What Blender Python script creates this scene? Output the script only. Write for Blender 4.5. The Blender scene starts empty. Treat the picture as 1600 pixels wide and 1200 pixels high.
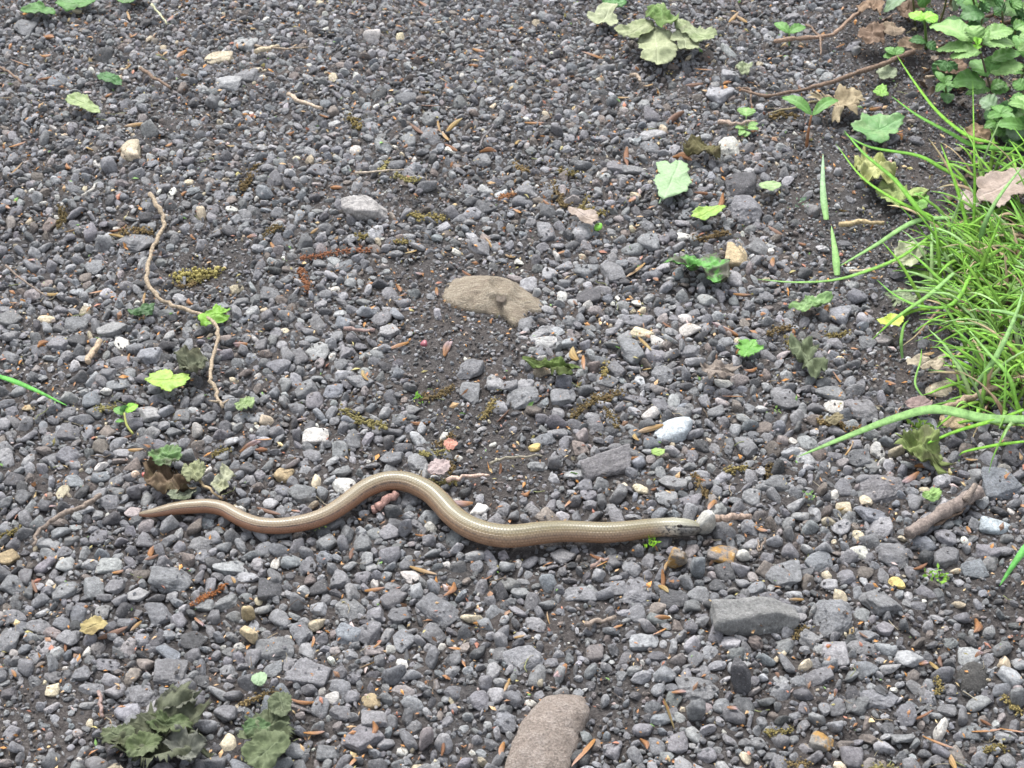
import bpy, math, random
import numpy as np
from mathutils import Vector, Matrix

rng = np.random.default_rng(7)
random.seed(7)
R = math.radians
scene = bpy.context.scene
COL = scene.collection

# ---------------------------------------------------------------- camera, sky, sun, exposure
PITCH, VFOV, CAM_H = R(40.0), R(24.0), 0.74
TV = math.tan(VFOV / 2); TH = TV * 4 / 3
cam_d = bpy.data.cameras.new('camera')
cam = bpy.data.objects.new('camera', cam_d); COL.objects.link(cam)
cam.location = (0, 0, CAM_H)
cam.rotation_euler = (math.pi / 2 - PITCH, 0, 0)
cam_d.sensor_fit = 'HORIZONTAL'
cam_d.angle = 2 * math.atan(TH)
cam_d.clip_start = 0.01; cam_d.clip_end = 200
cam_d.dof.use_dof = True
cam_d.dof.focus_distance = 1.08
cam_d.dof.aperture_fstop = 36.0
scene.camera = cam

SUN_ELEV, SUN_AZ = R(58), R(-20)        # azimuth measured from +Y (far side), negative = left
world = bpy.data.worlds.new('World'); scene.world = world; world.use_nodes = True
wn = world.node_tree; wn.nodes.clear()
sky = wn.nodes.new('ShaderNodeTexSky'); sky.sky_type = 'NISHITA'; sky.sun_disc = False
sky.sun_elevation = SUN_ELEV; sky.sun_rotation = SUN_AZ
sky.air_density = 1.0; sky.dust_density = 4.0
hs = wn.nodes.new('ShaderNodeHueSaturation'); hs.inputs['Saturation'].default_value = 0.31
bg = wn.nodes.new('ShaderNodeBackground'); bg.inputs['Strength'].default_value = 0.14
wo = wn.nodes.new('ShaderNodeOutputWorld')
wn.links.new(sky.outputs[0], hs.inputs['Color']); wn.links.new(hs.outputs[0], bg.inputs[0]); wn.links.new(bg.outputs[0], wo.inputs[0])

sun_d = bpy.data.lights.new('sun', 'SUN'); sun_d.energy = 1.25; sun_d.angle = R(24); sun_d.color = (1.0, 0.985, 0.96)
sun = bpy.data.objects.new('sun', sun_d); COL.objects.link(sun)
sd = Vector((math.sin(SUN_AZ) * math.cos(SUN_ELEV), math.cos(SUN_AZ) * math.cos(SUN_ELEV), math.sin(SUN_ELEV)))
sun.rotation_euler = sd.to_track_quat('Z', 'Y').to_euler()

vs = scene.view_settings
vs.view_transform = 'Standard'; vs.look = 'None'; vs.gamma = 1.0; vs.exposure = 1.37
vs.use_curve_mapping = False

# ---------------------------------------------------------------- helpers: pixels of the photograph to the ground
FWD = np.array([0, math.cos(PITCH), -math.sin(PITCH)]); UPV = np.array([0, math.sin(PITCH), math.cos(PITCH)])

def vnoise(x, y, seed=0):
    """cheap smooth value noise, arrays in lattice units, range -1..1"""
    x = np.asarray(x, float); y = np.asarray(y, float)
    xi = np.floor(x).astype(np.int64); yi = np.floor(y).astype(np.int64)
    fx = x - xi; fy = y - yi
    fx = fx * fx * (3 - 2 * fx); fy = fy * fy * (3 - 2 * fy)
    def h(a, b):
        n = (a * 374761393 + b * 668265263 + seed * 974711) & 0xffffffff
        n = ((n ^ (n >> 13)) * 1274126177) & 0xffffffff
        n = n ^ (n >> 16)
        return (n & 0xffff) / 32767.5 - 1
    return (h(xi, yi) * (1 - fx) + h(xi + 1, yi) * fx) * (1 - fy) + (h(xi, yi + 1) * (1 - fx) + h(xi + 1, yi + 1) * fx) * fy

def height(x, y):
    return 0.0035 * vnoise(np.asarray(x) * 9, np.asarray(y) * 9, 1) + 0.002 * vnoise(np.asarray(x) * 24, np.asarray(y) * 24, 2)

def P(px, py, z=0.0):
    """photo pixel -> world point at height z above the ground there"""
    d = FWD + (px - 800) / 800 * TH * np.array([1.0, 0, 0]) + (600 - py) / 600 * TV * UPV
    zz = z
    for _ in range(3):
        t = (zz - CAM_H) / d[2]
        p = np.array([0, 0, CAM_H]) + d * t
        zz = z + float(height(p[0], p[1]))
    return p

def mpp(px, py):
    """metres per photo pixel (across the view) and depression of the ray"""
    p = P(px, py)
    depth = float(np.dot(p - np.array([0, 0, CAM_H]), FWD))
    return depth * TH / 800, math.atan2(CAM_H - p[2], math.hypot(p[0], p[1]))

def to_px(X):
    d = np.asarray(X, float) - np.array([0, 0, CAM_H])
    w = d @ FWD
    return 800 + d[..., 0] / w / TH * 800, 600 - (d @ UPV) / w / TV * 600

def mesh_np(name, V, F, smooth=True, attrs=None, uv=None):
    """V (n,3); F (m,k) one polygon size"""
    V = np.asarray(V, np.float32); F = np.asarray(F, np.int32)
    me = bpy.data.meshes.new(name)
    n, (m, k) = len(V), F.shape
    me.vertices.add(n); me.vertices.foreach_set('co', V.ravel())
    me.loops.add(m * k); me.loops.foreach_set('vertex_index', F.ravel())
    me.polygons.add(m)
    me.polygons.foreach_set('loop_start', np.arange(0, m * k, k, dtype=np.int32))
    me.polygons.foreach_set('loop_total', np.full(m, k, np.int32))
    me.polygons.foreach_set('use_smooth', np.full(m, bool(smooth)))
    if attrs:
        for an, a in attrs.items():
            a = np.asarray(a, np.float32)
            if a.ndim == 2:
                c = np.ones((n, 4), np.float32); c[:, :3] = a
                at = me.attributes.new(an, 'FLOAT_COLOR', 'POINT'); at.data.foreach_set('color', c.ravel())
            else:
                at = me.attributes.new(an, 'FLOAT', 'POINT'); at.data.foreach_set('value', a)
    if uv is not None:
        ul = me.uv_layers.new(name='UVMap'); ul.data.foreach_set('uv', np.asarray(uv, np.float32).ravel())
    me.update(calc_edges=True)
    return me

def tri(F):
    F = np.asarray(F, np.int32)
    return np.concatenate([F[:, [0, 1, 2]], F[:, [0, 2, 3]]]) if F.shape[1] == 4 else F

def link(name, me, mat=None, parent=None, loc=None):
    o = bpy.data.objects.new(name, me); COL.objects.link(o)
    if mat is not None and me is not None and not me.materials: me.materials.append(mat)
    if parent is not None: o.parent = parent
    if loc is not None: o.location = loc
    return o

def tag(o, label=None, cat=None, group=None, kind=None):
    if label: o['label'] = label
    if cat: o['category'] = cat
    if group: o['group'] = group
    if kind: o['kind'] = kind
    return o

def ico(sub):
    t = (1 + 5 ** .5) / 2
    v = [(-1, t, 0), (1, t, 0), (-1, -t, 0), (1, -t, 0), (0, -1, t), (0, 1, t), (0, -1, -t), (0, 1, -t), (t, 0, -1), (t, 0, 1), (-t, 0, -1), (-t, 0, 1)]
    v = [np.array(a) / np.linalg.norm(a) for a in v]
    f = [(0, 11, 5), (0, 5, 1), (0, 1, 7), (0, 7, 10), (0, 10, 11), (1, 5, 9), (5, 11, 4), (11, 10, 2), (10, 7, 6), (7, 1, 8), (3, 9, 4), (3, 4, 2), (3, 2, 6), (3, 6, 8), (3, 8, 9), (4, 9, 5), (2, 4, 11), (6, 2, 10), (8, 6, 7), (9, 8, 1)]
    for _ in range(sub):
        c = {}; nf = []
        def mid(a, b):
            k = (min(a, b), max(a, b))
            if k not in c:
                m = v[a] + v[b]; v.append(m / np.linalg.norm(m)); c[k] = len(v) - 1
            return c[k]
        for a, b, d in f:
            x, y, z = mid(a, b), mid(b, d), mid(d, a)
            nf += [(a, x, z), (b, y, x), (d, z, y), (x, y, z)]
        f = nf
    return np.array(v), np.array(f, np.int32)

ICO = [ico(0), ico(1), ico(2), ico(3), ico(4)]
OCT_V = np.array([(1, 0, 0), (-1, 0, 0), (0, 1, 0), (0, -1, 0), (0, 0, 1), (0, 0, -1)], float)
OCT_F = np.array([(0, 2, 4), (2, 1, 4), (1, 3, 4), (3, 0, 4), (2, 0, 5), (1, 2, 5), (3, 1, 5), (0, 3, 5)], np.int32)

def stone_verts(dirs, r, nplanes=14, p=16, rough=0.03):
    """rounded convex polyhedron: p-norm of random cutting planes, with a low bumpy relief"""
    n = r.normal(size=(nplanes, 3)); n /= np.linalg.norm(n, axis=1)[:, None]
    h = r.uniform(.60, 1.0, nplanes)
    n = np.concatenate([n, np.eye(3), -np.eye(3)]); h = np.concatenate([h, r.uniform(.85, 1.05, 6)])
    d = np.maximum(dirs @ n.T, 0) / h
    rad = (d ** p).sum(1) ** (-1 / p)
    for k in range(4):
        a = r.normal(size=3) * (2.5 + 2.4 * k); b = r.normal(size=3) * (2.5 + 2.4 * k)
        rad = rad + rough / (1 + .5 * k) * np.sin(dirs @ a + r.uniform(0, 6)) * np.sin(dirs @ b + r.uniform(0, 6))
    V = dirs * rad[:, None]
    ext = (V.max(0) - V.min(0)) / 2; cen = (V.max(0) + V.min(0)) / 2
    return (V - cen) / ext

# ---------------------------------------------------------------- materials
def new_mat(name):
    m = bpy.data.materials.new(name); m.use_nodes = True
    nt = m.node_tree
    return m, nt, nt.nodes['Principled BSDF']

class N:
    """tiny node-building helper"""
    def __init__(s, nt): s.nt = nt
    def __call__(s, typ, **kw):
        n = s.nt.nodes.new('ShaderNode' + typ)
        for k, v in kw.items():
            if k.startswith('i_'): n.inputs[k[2:].replace('_', ' ')].default_value = v
            else: setattr(n, k, v)
        return n
    def l(s, a, b): s.nt.links.new(a, b)
    def noise(s, vec, scale, detail=4, rough=.6):
        n = s('TexNoise'); n.inputs['Scale'].default_value = scale; n.inputs['Detail'].default_value = detail; n.inputs['Roughness'].default_value = rough
        if vec is not None: s.l(vec, n.inputs['Vector'])
        return n.outputs['Fac']
    def ramp(s, fac, stops):
        n = s('ValToRGB'); e = n.color_ramp.elements
        while len(e) < len(stops): e.new(.5)
        for q, (p, c) in zip(e, stops):
            q.position = p; q.color = (*c, 1) if len(c) == 3 else c
        s.l(fac, n.inputs[0]); return n.outputs[0]
    def mix(s, fac, a, b, blend='MIX'):
        n = s('MixRGB', blend_type=blend)
        for i, v in enumerate((fac, a, b)):
            if isinstance(v, (int, float)): n.inputs[i].default_value = v
            elif isinstance(v, tuple): n.inputs[i].default_value = (*v, 1)
            else: s.l(v, n.inputs[i])
        return n.outputs[0]
    def math(s, op, a, b=0.0, clamp=False):
        n = s('Math', operation=op, use_clamp=clamp)
        for i, v in enumerate((a, b)):
            if isinstance(v, (int, float)): n.inputs[i].default_value = v
            else: s.l(v, n.inputs[i])
        return n.outputs[0]
    def maprange(s, v, a, b, c=0.0, d=1.0):
        n = s('MapRange'); s.l(v, n.inputs[0])
        for i, q in enumerate((a, b, c, d)): n.inputs[i + 1].default_value = q
        return n.outputs[0]
    def bump(s, h, strength, dist, bsdf):
        n = s('Bump'); n.inputs['Strength'].default_value = strength; n.inputs['Distance'].default_value = dist
        s.l(h, n.inputs['Height']); s.l(n.outputs[0], bsdf.inputs['Normal'])

def gray(v): return (v, v, v)

def stone_material(name, source, stain=False):
    m, nt, b = new_mat(name); n = N(nt)
    tc = n('TexCoord')
    if source == 'object':
        oi = n('ObjectInfo'); base = oi.outputs['Color']
        off = n('VectorMath', operation='ADD'); sc = n('VectorMath', operation='SCALE'); sc.inputs['Scale'].default_value = 37.0
        comb = n('CombineXYZ'); n.l(oi.outputs['Random'], comb.inputs[0]); n.l(oi.outputs['Random'], comb.inputs[1])
        dm = n('Attribute', attribute_type='OBJECT', attribute_name='dims'); mul = n('VectorMath', operation='MULTIPLY')
        n.l(tc.outputs['Object'], mul.inputs[0]); n.l(dm.outputs['Vector'], mul.inputs[1])
        n.l(comb.outputs[0], sc.inputs[0]); n.l(mul.outputs[0], off.inputs[0]); n.l(sc.outputs[0], off.inputs[1])
        vec = off.outputs[0]; k = 170.0
    else:
        a = n('Attribute', attribute_name='col'); base = a.outputs['Color']; vec = tc.outputs['Object']; k = 170.0
    big = n.noise(vec, 1.2 * k, 3, .6); fine = n.noise(vec, 3.6 * k, 6, .8); speck = n.noise(vec, 7 * k, 2, .5)
    f1 = n.maprange(big, .3, .7, .78, 1.22)
    f2 = n.maprange(fine, .3, .7, .50, 1.46)
    c = n.mix(1.0, base, f1, 'MULTIPLY'); c = n.mix(1.0, c, f2, 'MULTIPLY')
    sp = n.maprange(speck, .67, .73)
    c = n.mix(n.math('MULTIPLY', sp, .6), c, (.50, .49, .48))
    if stain:
        c = n.mix(n.maprange(n.noise(vec, .45 * k, 4, .65), .50, .58), c, (.42, .25, .085))
        c = n.mix(n.maprange(n.noise(vec, .9 * k, 3, .6), .62, .68), c, (.55, .42, .26))
    # soil clinging in patches
    soil = n.maprange(n.noise(vec, 2.6 * k, 4, .7), .57, .72)
    c = n.mix(n.math('MULTIPLY', soil, .35), c, (.085, .076, .07))
    n.l(c, b.inputs['Base Color'])
    b.inputs['Roughness'].default_value = .82; b.inputs['Specular IOR Level'].default_value = .3
    hh = n.math('ADD', n.math('MULTIPLY', fine, .8), n.math('MULTIPLY', n.noise(vec, 2.0 * k, 4, .6), .7))
    n.bump(hh, 1.0, .0021, b)
    return m

M_STONE = stone_material('loose_stone', 'object')
M_GRAVEL = stone_material('gravel_stone', 'attr')
M_STAIN = stone_material('stained_stone', 'object', True)

def soil_material():
    m, nt, b = new_mat('soil'); n = N(nt)
    tc = n('TexCoord'); v = tc.outputs['Object']
    a = n.noise(v, 60, 6, .7); d = n.noise(v, 420, 5, .75); e = n.noise(v, 14, 3, .5)
    c = n.ramp(d, [(.3, (.040, .037, .037)), (.52, (.082, .077, .076)), (.7, (.145, .139, .137))])
    c = n.mix(n.maprange(e, .35, .65), c, n.mix(1.0, c, (1.06, .98, .92), 'MULTIPLY'))
    c = n.mix(n.math('MULTIPLY', n.maprange(n.noise(v, 900, 2, .5), .64, .7), .6), c, (.2, .19, .19))
    n.l(c, b.inputs['Base Color']); b.inputs['Roughness'].default_value = .95; b.inputs['Specular IOR Level'].default_value = .2
    h = n.math('ADD', n.math('MULTIPLY', a, .6), d)
    n.bump(h, .9, .004, b)
    return m
M_SOIL = soil_material()

def simple_mat(name, rough=.7, spec=.3, var=.35, scale=300.0, trans=0.0, bump=.0, source='object', gen=False, streak=None):
    """object-colour (or fixed colour) material with grain; trans = share of light let through (leaves)"""
    m, nt, b = new_mat(name); n = N(nt)
    tc = n('TexCoord'); vec = tc.outputs['Object']
    if isinstance(source, tuple):
        rgb = n('RGB'); rgb.outputs[0].default_value = (*source, 1); base = rgb.outputs[0]
    elif source == 'object': base = n('ObjectInfo').outputs['Color']
    else: base = n('Attribute', attribute_name='col').outputs['Color']
    if streak:
        mp = n('Mapping'); mp.inputs['Scale'].default_value = streak; n.l(vec, mp.inputs[0]); vec = mp.outputs[0]
    f = n.noise(vec, scale, 4, .7)
    c = n.mix(1.0, base, n.maprange(f, .3, .7, 1 - var, 1 + var), 'MULTIPLY')
    n.l(c, b.inputs['Base Color']); b.inputs['Roughness'].default_value = rough; b.inputs['Specular IOR Level'].default_value = spec
    if bump: n.bump(f, .6, bump, b)
    if trans:
        t = n('BsdfTranslucent'); n.l(c, t.inputs[0]); mx = n('MixShader'); mx.inputs[0].default_value = trans
        out = nt.nodes['Material Output']; n.l(b.outputs[0], mx.inputs[1]); n.l(t.outputs[0], mx.inputs[2]); n.l(mx.outputs[0], out.inputs[0])
    return m

M_HUSK = simple_mat('bud_husk', .5, .4, .35, 260, .15, .0006, 'attr')
M_CATKIN = simple_mat('catkin', .9, .1, .45, 900, .1, .0, 'object')
M_TWIG = simple_mat('twig_bark', .85, .2, .55, 520, 0, .0018, 'object')
M_GRASS = simple_mat('grass_blade', .66, .25, .32, 260, .3, .0004, 'attr')
M_STALK = simple_mat('green_stalk', .5, .4, .2, 200, .1, .0, 'object')
M_BERRY = simple_mat('berry_skin', .4, .5, .2, 300, 0, .0, 'object')

def leaf_material(name, c1, c2=None, dry=False, patch=(.45, .62), vein=None):
    m, nt, b = new_mat(name); n = N(nt)
    tc = n('TexCoord'); v = tc.outputs['Object']
    c2 = c2 or tuple(x * .72 for x in c1)
    vein = vein or tuple(min(1, x * 1.35 + .04) for x in c1)
    big = n.noise(v, 70, 4, .65); fine = n.noise(v, 420, 4, .7)
    c = n.mix(n.maprange(big, *patch), c1, c2)
    c = n.mix(1.0, c, n.maprange(fine, .3, .7, .75, 1.22), 'MULTIPLY')
    va = n('Attribute', attribute_name='vein')
    c = n.mix(n.math('MULTIPLY', va.outputs['Fac'], .6), c, vein)
    n.l(c, b.inputs['Base Color'])
    b.inputs['Roughness'].default_value = .75 if dry else .5
    b.inputs['Specular IOR Level'].default_value = .2 if dry else .4
    h = n.math('SUBTRACT', n.math('MULTIPLY', fine, .5), va.outputs['Fac'])
    n.bump(h, .5, .0008, b)
    t = n('BsdfTranslucent'); n.l(c, t.inputs[0]); mx = n('MixShader'); mx.inputs[0].default_value = .12 if dry else .28
    out = nt.nodes['Material Output']; n.l(b.outputs[0], mx.inputs[1]); n.l(t.outputs[0], mx.inputs[2]); n.l(mx.outputs[0], out.inputs[0])
    return m

def worm_material():
    m, nt, b = new_mat('slow_worm_scales'); n = N(nt)
    ang = n('Attribute', attribute_name='ang').outputs['Fac']     # 0 back, 1 belly
    ln = n('Attribute', attribute_name='len').outputs['Fac']      # 0 tail tip, 1 snout
    uv = n('UVMap').outputs[0]; tc = n('TexCoord').outputs['Object']
    back = n.ramp(ang, [(0.0, (.135, .116, .050)), (.12, (.160, .133, .062)), (.20, (.215, .165, .088)), (.28, (.255, .178, .102)), (.36, (.275, .170, .098)), (.62, (.28, .158, .092)), (.76, (.17, .105, .07)), (1.0, (.08, .07, .06))])
    tail = n.ramp(ang, [(0.0, (.185, .145, .080)), (.14, (.215, .162, .094)), (.245, (.24, .168, .10)), (.28, (.265, .132, .070)), (.62, (.275, .122, .064)), (.79, (.13, .078, .05)), (1.0, (.08, .07, .06))])
    c = n.mix(n.maprange(ln, .30, .52), tail, back)
    # dark dotted line along the flank, fading forward
    d = n.math('ABSOLUTE', n.math('SUBTRACT', ang, n.maprange(ln, .05, .65, .265, .325)))
    wob = n.maprange(n.noise(uv, .9, 3, .7), .32, .6)
    line = n.math('MULTIPLY', n.maprange(d, .036, .012), n.maprange(ln, .48, .85, 1.0, .2))
    line = n.math('MULTIPLY', line, wob)
    c = n.mix(line, c, (.045, .03, .022))
    # fine lengthwise rows
    rows = n.math('SINE', n.math('MULTIPLY', ang, 82.0))
    c = n.mix(1.0, c, n.maprange(rows, -1, -.2, .80, 1.0), 'MULTIPLY')
    br = n('TexBrick'); n.l(uv, br.inputs['Vector']); br.offset = .5; br.inputs['Scale'].default_value = 1.0
    br.inputs['Mortar Size'].default_value = .15; br.inputs['Mortar Smooth'].default_value = .8
    br.inputs['Brick Width'].default_value = 1.0; br.inputs['Row Height'].default_value = 1.0
    for i in (1, 2): br.inputs[i].default_value = (1, 1, 1, 1)
    br.inputs[3].default_value = (.60, .55, .50, 1)
    c = n.mix(.8, c, br.outputs['Color'], 'MULTIPLY')
    c = n.mix(1.0, c, n.maprange(n.noise(uv, .6, 4, .7), .3, .7, .8, 1.2), 'MULTIPLY')
    # flank stipple
    st = n.maprange(n.noise(uv, 1.2, 3, .7), .56, .66)
    st = n.math('MULTIPLY', st, n.maprange(ang, .36, .44))
    c = n.mix(n.math('MULTIPLY', st, .55), c, (.07, .045, .035))
    # head: greyer, black speckles on the cheek
    hd = n.maprange(ln, .915, .965)
    headc = n.ramp(ang, [(0, (.20, .195, .13)), (.25, (.34, .33, .28)), (.36, (.42, .41, .35)), (.52, (.34, .33, .28)), (.7, (.12, .12, .11))])
    c = n.mix(n.math('MULTIPLY', hd, .85), c, headc)
    jaw = n.math('MULTIPLY', n.maprange(ln, .956, .966), n.maprange(ang, .235, .265))
    c = n.mix(n.math('MULTIPLY', jaw, .85), c, (.075, .072, .068))
    sp = n.maprange(n.noise(tc, 560, 2, .5), .52, .56)
    sp = n.math('MULTIPLY', n.math('MULTIPLY', sp, n.maprange(ln, .915, .945)), n.math('MULTIPLY', n.maprange(ang, .15, .22), n.maprange(ang, .75, .6)))
    c = n.mix(n.math('MULTIPLY', sp, .9), c, (.015, .014, .014))
    mo = n('Attribute', attribute_name='mouth').outputs['Fac']
    c = n.mix(mo, c, (.02, .018, .017))
    n.l(c, b.inputs['Base Color'])
    b.inputs['Roughness'].default_value = .37; b.inputs['Specular IOR Level'].default_value = .8
    b.inputs['Sheen Weight'].default_value = .0
    n.bump(n.math('SUBTRACT', 1.0, br.outputs['Fac']), .45, .0004, b)
    return m

# ---------------------------------------------------------------- the ground: one sheet to the horizon, fine in the middle
def build_ground():
    n = 310
    s = np.linspace(-1, 1, n)
    def warp(s, core, far):      # even spacing in the core, then stretched outwards
        a = np.abs(s); k = .86
        return np.sign(s) * np.where(a < k, a / k * core, core + (far - core) * ((a - k) / (1 - k)) ** 4)
    X = warp(s, .62, 60); Y = warp(s, .62, 60) + .98
    gx, gy = np.meshgrid(X, Y)
    z = height(gx, gy)
    core = np.exp(-np.maximum(0, np.hypot(gx, gy - .98) - .8) * 2)
    z = z + core * (.0014 * vnoise(gx * 140, gy * 140, 3) + .0009 * vnoise(gx * 330, gy * 330, 4))
    V = np.stack([gx, gy, z], -1).reshape(-1, 3)
    i = np.arange(n * n).reshape(n, n)
    F = np.stack([i[:-1, :-1], i[:-1, 1:], i[1:, 1:], i[1:, :-1]], -1).reshape(-1, 4)
    tag(link('ground', mesh_np('ground', V, F), M_SOIL), 'dark crumbly soil of the gravel path', None, None, 'structure')
build_ground()

# ---------------------------------------------------------------- the slow worm
WORM = [(219, 803.5, 3.4), (228, 803, 5.6), (243.7, 800.7, 7.6), (275.6, 794.4, 10.3), (307.5, 791.6, 11.3), (328.7, 791.4, 11.5), (350, 796, 11.8), (367, 805.5, 12), (384, 814, 12.2),
        (405, 820.5, 12.4), (430.7, 822.5, 12.6), (456, 820.5, 12.9), (481.7, 815.5, 13.2), (503, 808.5, 13.5), (522, 798.5, 13.8), (542.5, 784.5, 14.2), (563.7, 768.5, 14.5), (585, 757.5, 15),
        (606, 752, 15.2), (627.5, 752, 15.6), (648, 757.5, 16), (672.5, 770.5, 16.5), (691, 788, 17), (706, 804.5, 17.3), (727, 820.5, 17.8), (755, 832.5, 18.3), (786.9, 838.2, 18.5),
        (814.5, 837.2, 18.3), (842.5, 833.5, 18), (876, 830.8, 17.2), (910, 831.5, 16.8), (943.8, 832.8, 16.6), (977.5, 830.6, 16.2), (1011, 826.4, 15.3), (1033.8, 824.6, 15.0), (1056, 824.2, 15.4),
        (1072, 824.8, 14.6), (1082, 825.4, 12.2), (1089, 826, 8.6), (1093, 826.6, 4.5)]

def catmull(pts, per):
    pts = np.asarray(pts, float)
    p = np.vstack([2 * pts[0] - pts[1], pts, 2 * pts[-1] - pts[-2]])
    out = []
    for i in range(1, len(p) - 2):
        t = np.linspace(0, 1, per, endpoint=False)[:, None]
        a, b, c, d = p[i - 1], p[i], p[i + 1], p[i + 2]
        out.append(.5 * ((2 * b) + (c - a) * t + (2 * a - 5 * b + 4 * c - d) * t ** 2 + (3 * b - a - 3 * c + d) * t ** 3))
    out.append(pts[-1:])
    return np.vstack(out)

worm_xyr = []                       # axis in world metres for collision with stones
def build_worm():
    ctl = []
    for x, y, hw in WORM:
        k, _ = mpp(x, y); r = hw * k
        p = P(x, y, r + .0035)
        ctl.append((*p, r))
    C = catmull(ctl, 9)
    worm_xyr.extend([(c[0], c[1], c[3]) for c in C])
    pts, rad = C[:, :3], C[:, 3]
    seg = np.linalg.norm(np.diff(pts, axis=0), axis=1); s = np.concatenate([[0], np.cumsum(seg)]); L = s[-1]
    T = np.gradient(pts, axis=0); T /= np.linalg.norm(T, axis=1)[:, None]
    side = np.cross(T, [0, 0, 1.0]); side /= np.linalg.norm(side, axis=1)[:, None]
    up = np.cross(side, T)
    K = 76
    th = np.linspace(0, 2 * np.pi, K + 1)          # 0 = belly seam; pi = back
    n = len(pts)
    lens = s / L
    V = []; A = []; Ln = []; Mo = []
    for i in range(n):
        phi = th[:-1]
        cs, sn = -np.cos(phi), np.sin(phi)         # up component, side component
        ang = 1 - np.abs(phi / np.pi - 1) ; ang = 1 - ang   # belly 1 .. back 0
        ru = rad[i] * np.where(cs > 0, 1.0, .86)
        rs = rad[i] * 1.02
        u, w = ru * cs, rs * sn
        hd = max(0, (lens[i] - .955) / .045)
        mouth = np.exp(-((ang - (.232 - .008 * hd)) / .027) ** 2) * np.clip((lens[i] - .957) / .006, 0, 1) * (1 if i < n - 1 else 0)
        brow = np.exp(-((ang - .27) / .05) ** 2) * np.exp(-((lens[i] - .963) / .008) ** 2)
        sc = 1 - .16 * mouth + .06 * brow
        V.append(pts[i] + (up[i] * (u * sc)[:, None]) + side[i] * (w * sc)[:, None])
        A.append(ang); Ln.append(np.full(K, lens[i])); Mo.append(mouth)
    V = np.concatenate(V + [pts[:1], pts[-1:] + T[-1:] * rad[-1] * .5])
    A = np.concatenate(A + [[.3], [.3]]); Ln = np.concatenate(Ln + [[0], [1]]); Mo = np.concatenate(Mo + [[0], [0]])
    F, UV = [], []
    for i in range(n - 1):
        for k in range(K):
            k2 = (k + 1) % K
            F.append((i * K + k, (i + 1) * K + k, (i + 1) * K + k2, i * K + k2))
            u0, u1 = s[i] / .0018, s[i + 1] / .0018
            v0, v1 = k / K * 24, (k + 1) / K * 24
            UV += [(u0, v0), (u1, v0), (u1, v1), (u0, v1)]
    for k in range(K):
        F.append((n * K, k, (k + 1) % K, (k + 1) % K)); UV += [(0, 0)] * 4
        F.append((n * K + 1, (n - 1) * K + (k + 1) % K, (n - 1) * K + k, (n - 1) * K + k)); UV += [(0, 0)] * 4
    nm = len(F) - 2 * K
    quads, ends = np.array(F[:nm]), np.array(F[nm:])
    # all as triangles so that the ends are clean
    T3 = np.concatenate([quads[:, [0, 1, 2]], quads[:, [0, 2, 3]], ends[:, [0, 1, 2]]])
    U = np.array(UV).reshape(-1, 4, 2)
    UT = np.concatenate([U[:nm][:, [0, 1, 2]], U[:nm][:, [0, 2, 3]], U[nm:][:, [0, 1, 2]]])
    me = mesh_np('slow_worm', V, T3[:, ::-1], True, {'ang': A, 'len': Ln, 'mouth': Mo}, UT[:, ::-1].reshape(-1, 2))
    w = link('slow_worm', me, worm_material())
    tag(w, 'bronze slow worm stretched in loose curves across the gravel', 'slow worm')
    # eyes
    em, nt, b = new_mat('worm_eye'); b.inputs['Base Color'].default_value = (.02, .014, .01, 1); b.inputs['Roughness'].default_value = .1
    i = int(np.argmin(np.abs(lens - .964)))
    v, f = ICO[2]
    for sg in (1, -1):
        a = .20 * np.pi
        c = pts[i] + up[i] * rad[i] * math.cos(a) * .95 + side[i] * sg * rad[i] * math.sin(a) * .95
        sc = rad[i] * .22
        B = np.stack([T[i] * 1.35, up[i] * .9, side[i] * .7])
        link('eye', mesh_np('worm_eye', c + (v * sc) @ B, f), em, w)
build_worm()
WX = np.array(worm_xyr)

# ---------------------------------------------------------------- stones traced from the photograph
TONES = {  # base colours
    'g': (.212, .213, .220), 'l': (.322, .322, .328), 'd': (.115, .115, .119), 'b': (.215, .226, .240), 'p': (.285, .258, .252), 'n': (.205, .178, .160),
    'c': (.54, .47, .345), 'w': (.58, .565, .52), 't': (.43, .34, .21), 'y': (.62, .48, .20), 'o': (.30, .27, .22), 'k': (.40, .435, .47)}
TONE_WORD = {'g': 'mid grey', 'l': 'light grey', 'd': 'dark grey', 'b': 'bluish grey', 'p': 'pinkish grey', 'n': 'brownish grey', 'c': 'cream', 'w': 'white', 't': 'tan', 'y': 'yellow', 'o': 'orange-stained', 'k': 'blue-white'}
S = {}
S[0, 0] = '115,140,100,60,g 680,105,80,30,c 270,385,80,65,b 325,395,35,35,p 1025,280,130,60,c 1150,215,110,60,l 1070,395,120,60,l 635,345,60,40,g 855,410,70,50,p 815,495,40,35,t 615,715,95,90,c 490,270,80,55,g 205,655,90,40,g 700,615,80,50,g 990,480,60,80,g 1160,360,110,60,g 1185,450,50,60,l 840,660,60,40,n 510,780,70,90,g 640,820,100,45,g 420,1090,80,55,g 355,995,70,55,g 230,1055,55,55,g 945,1000,60,60,l 790,960,55,50,l 170,930,55,45,c 50,1045,70,35,l 940,1150,80,45,l 1075,1080,75,40,g 1140,1060,50,45,g 650,1140,160,90,g 490,1150,70,60,l 95,1175,60,40,b 885,755,70,40,p 1060,740,70,30,g 430,1010,45,40,b 490,640,50,30,t 1140,635,35,25,t 860,1145,50,30,t 140,560,45,35,w'
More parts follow.
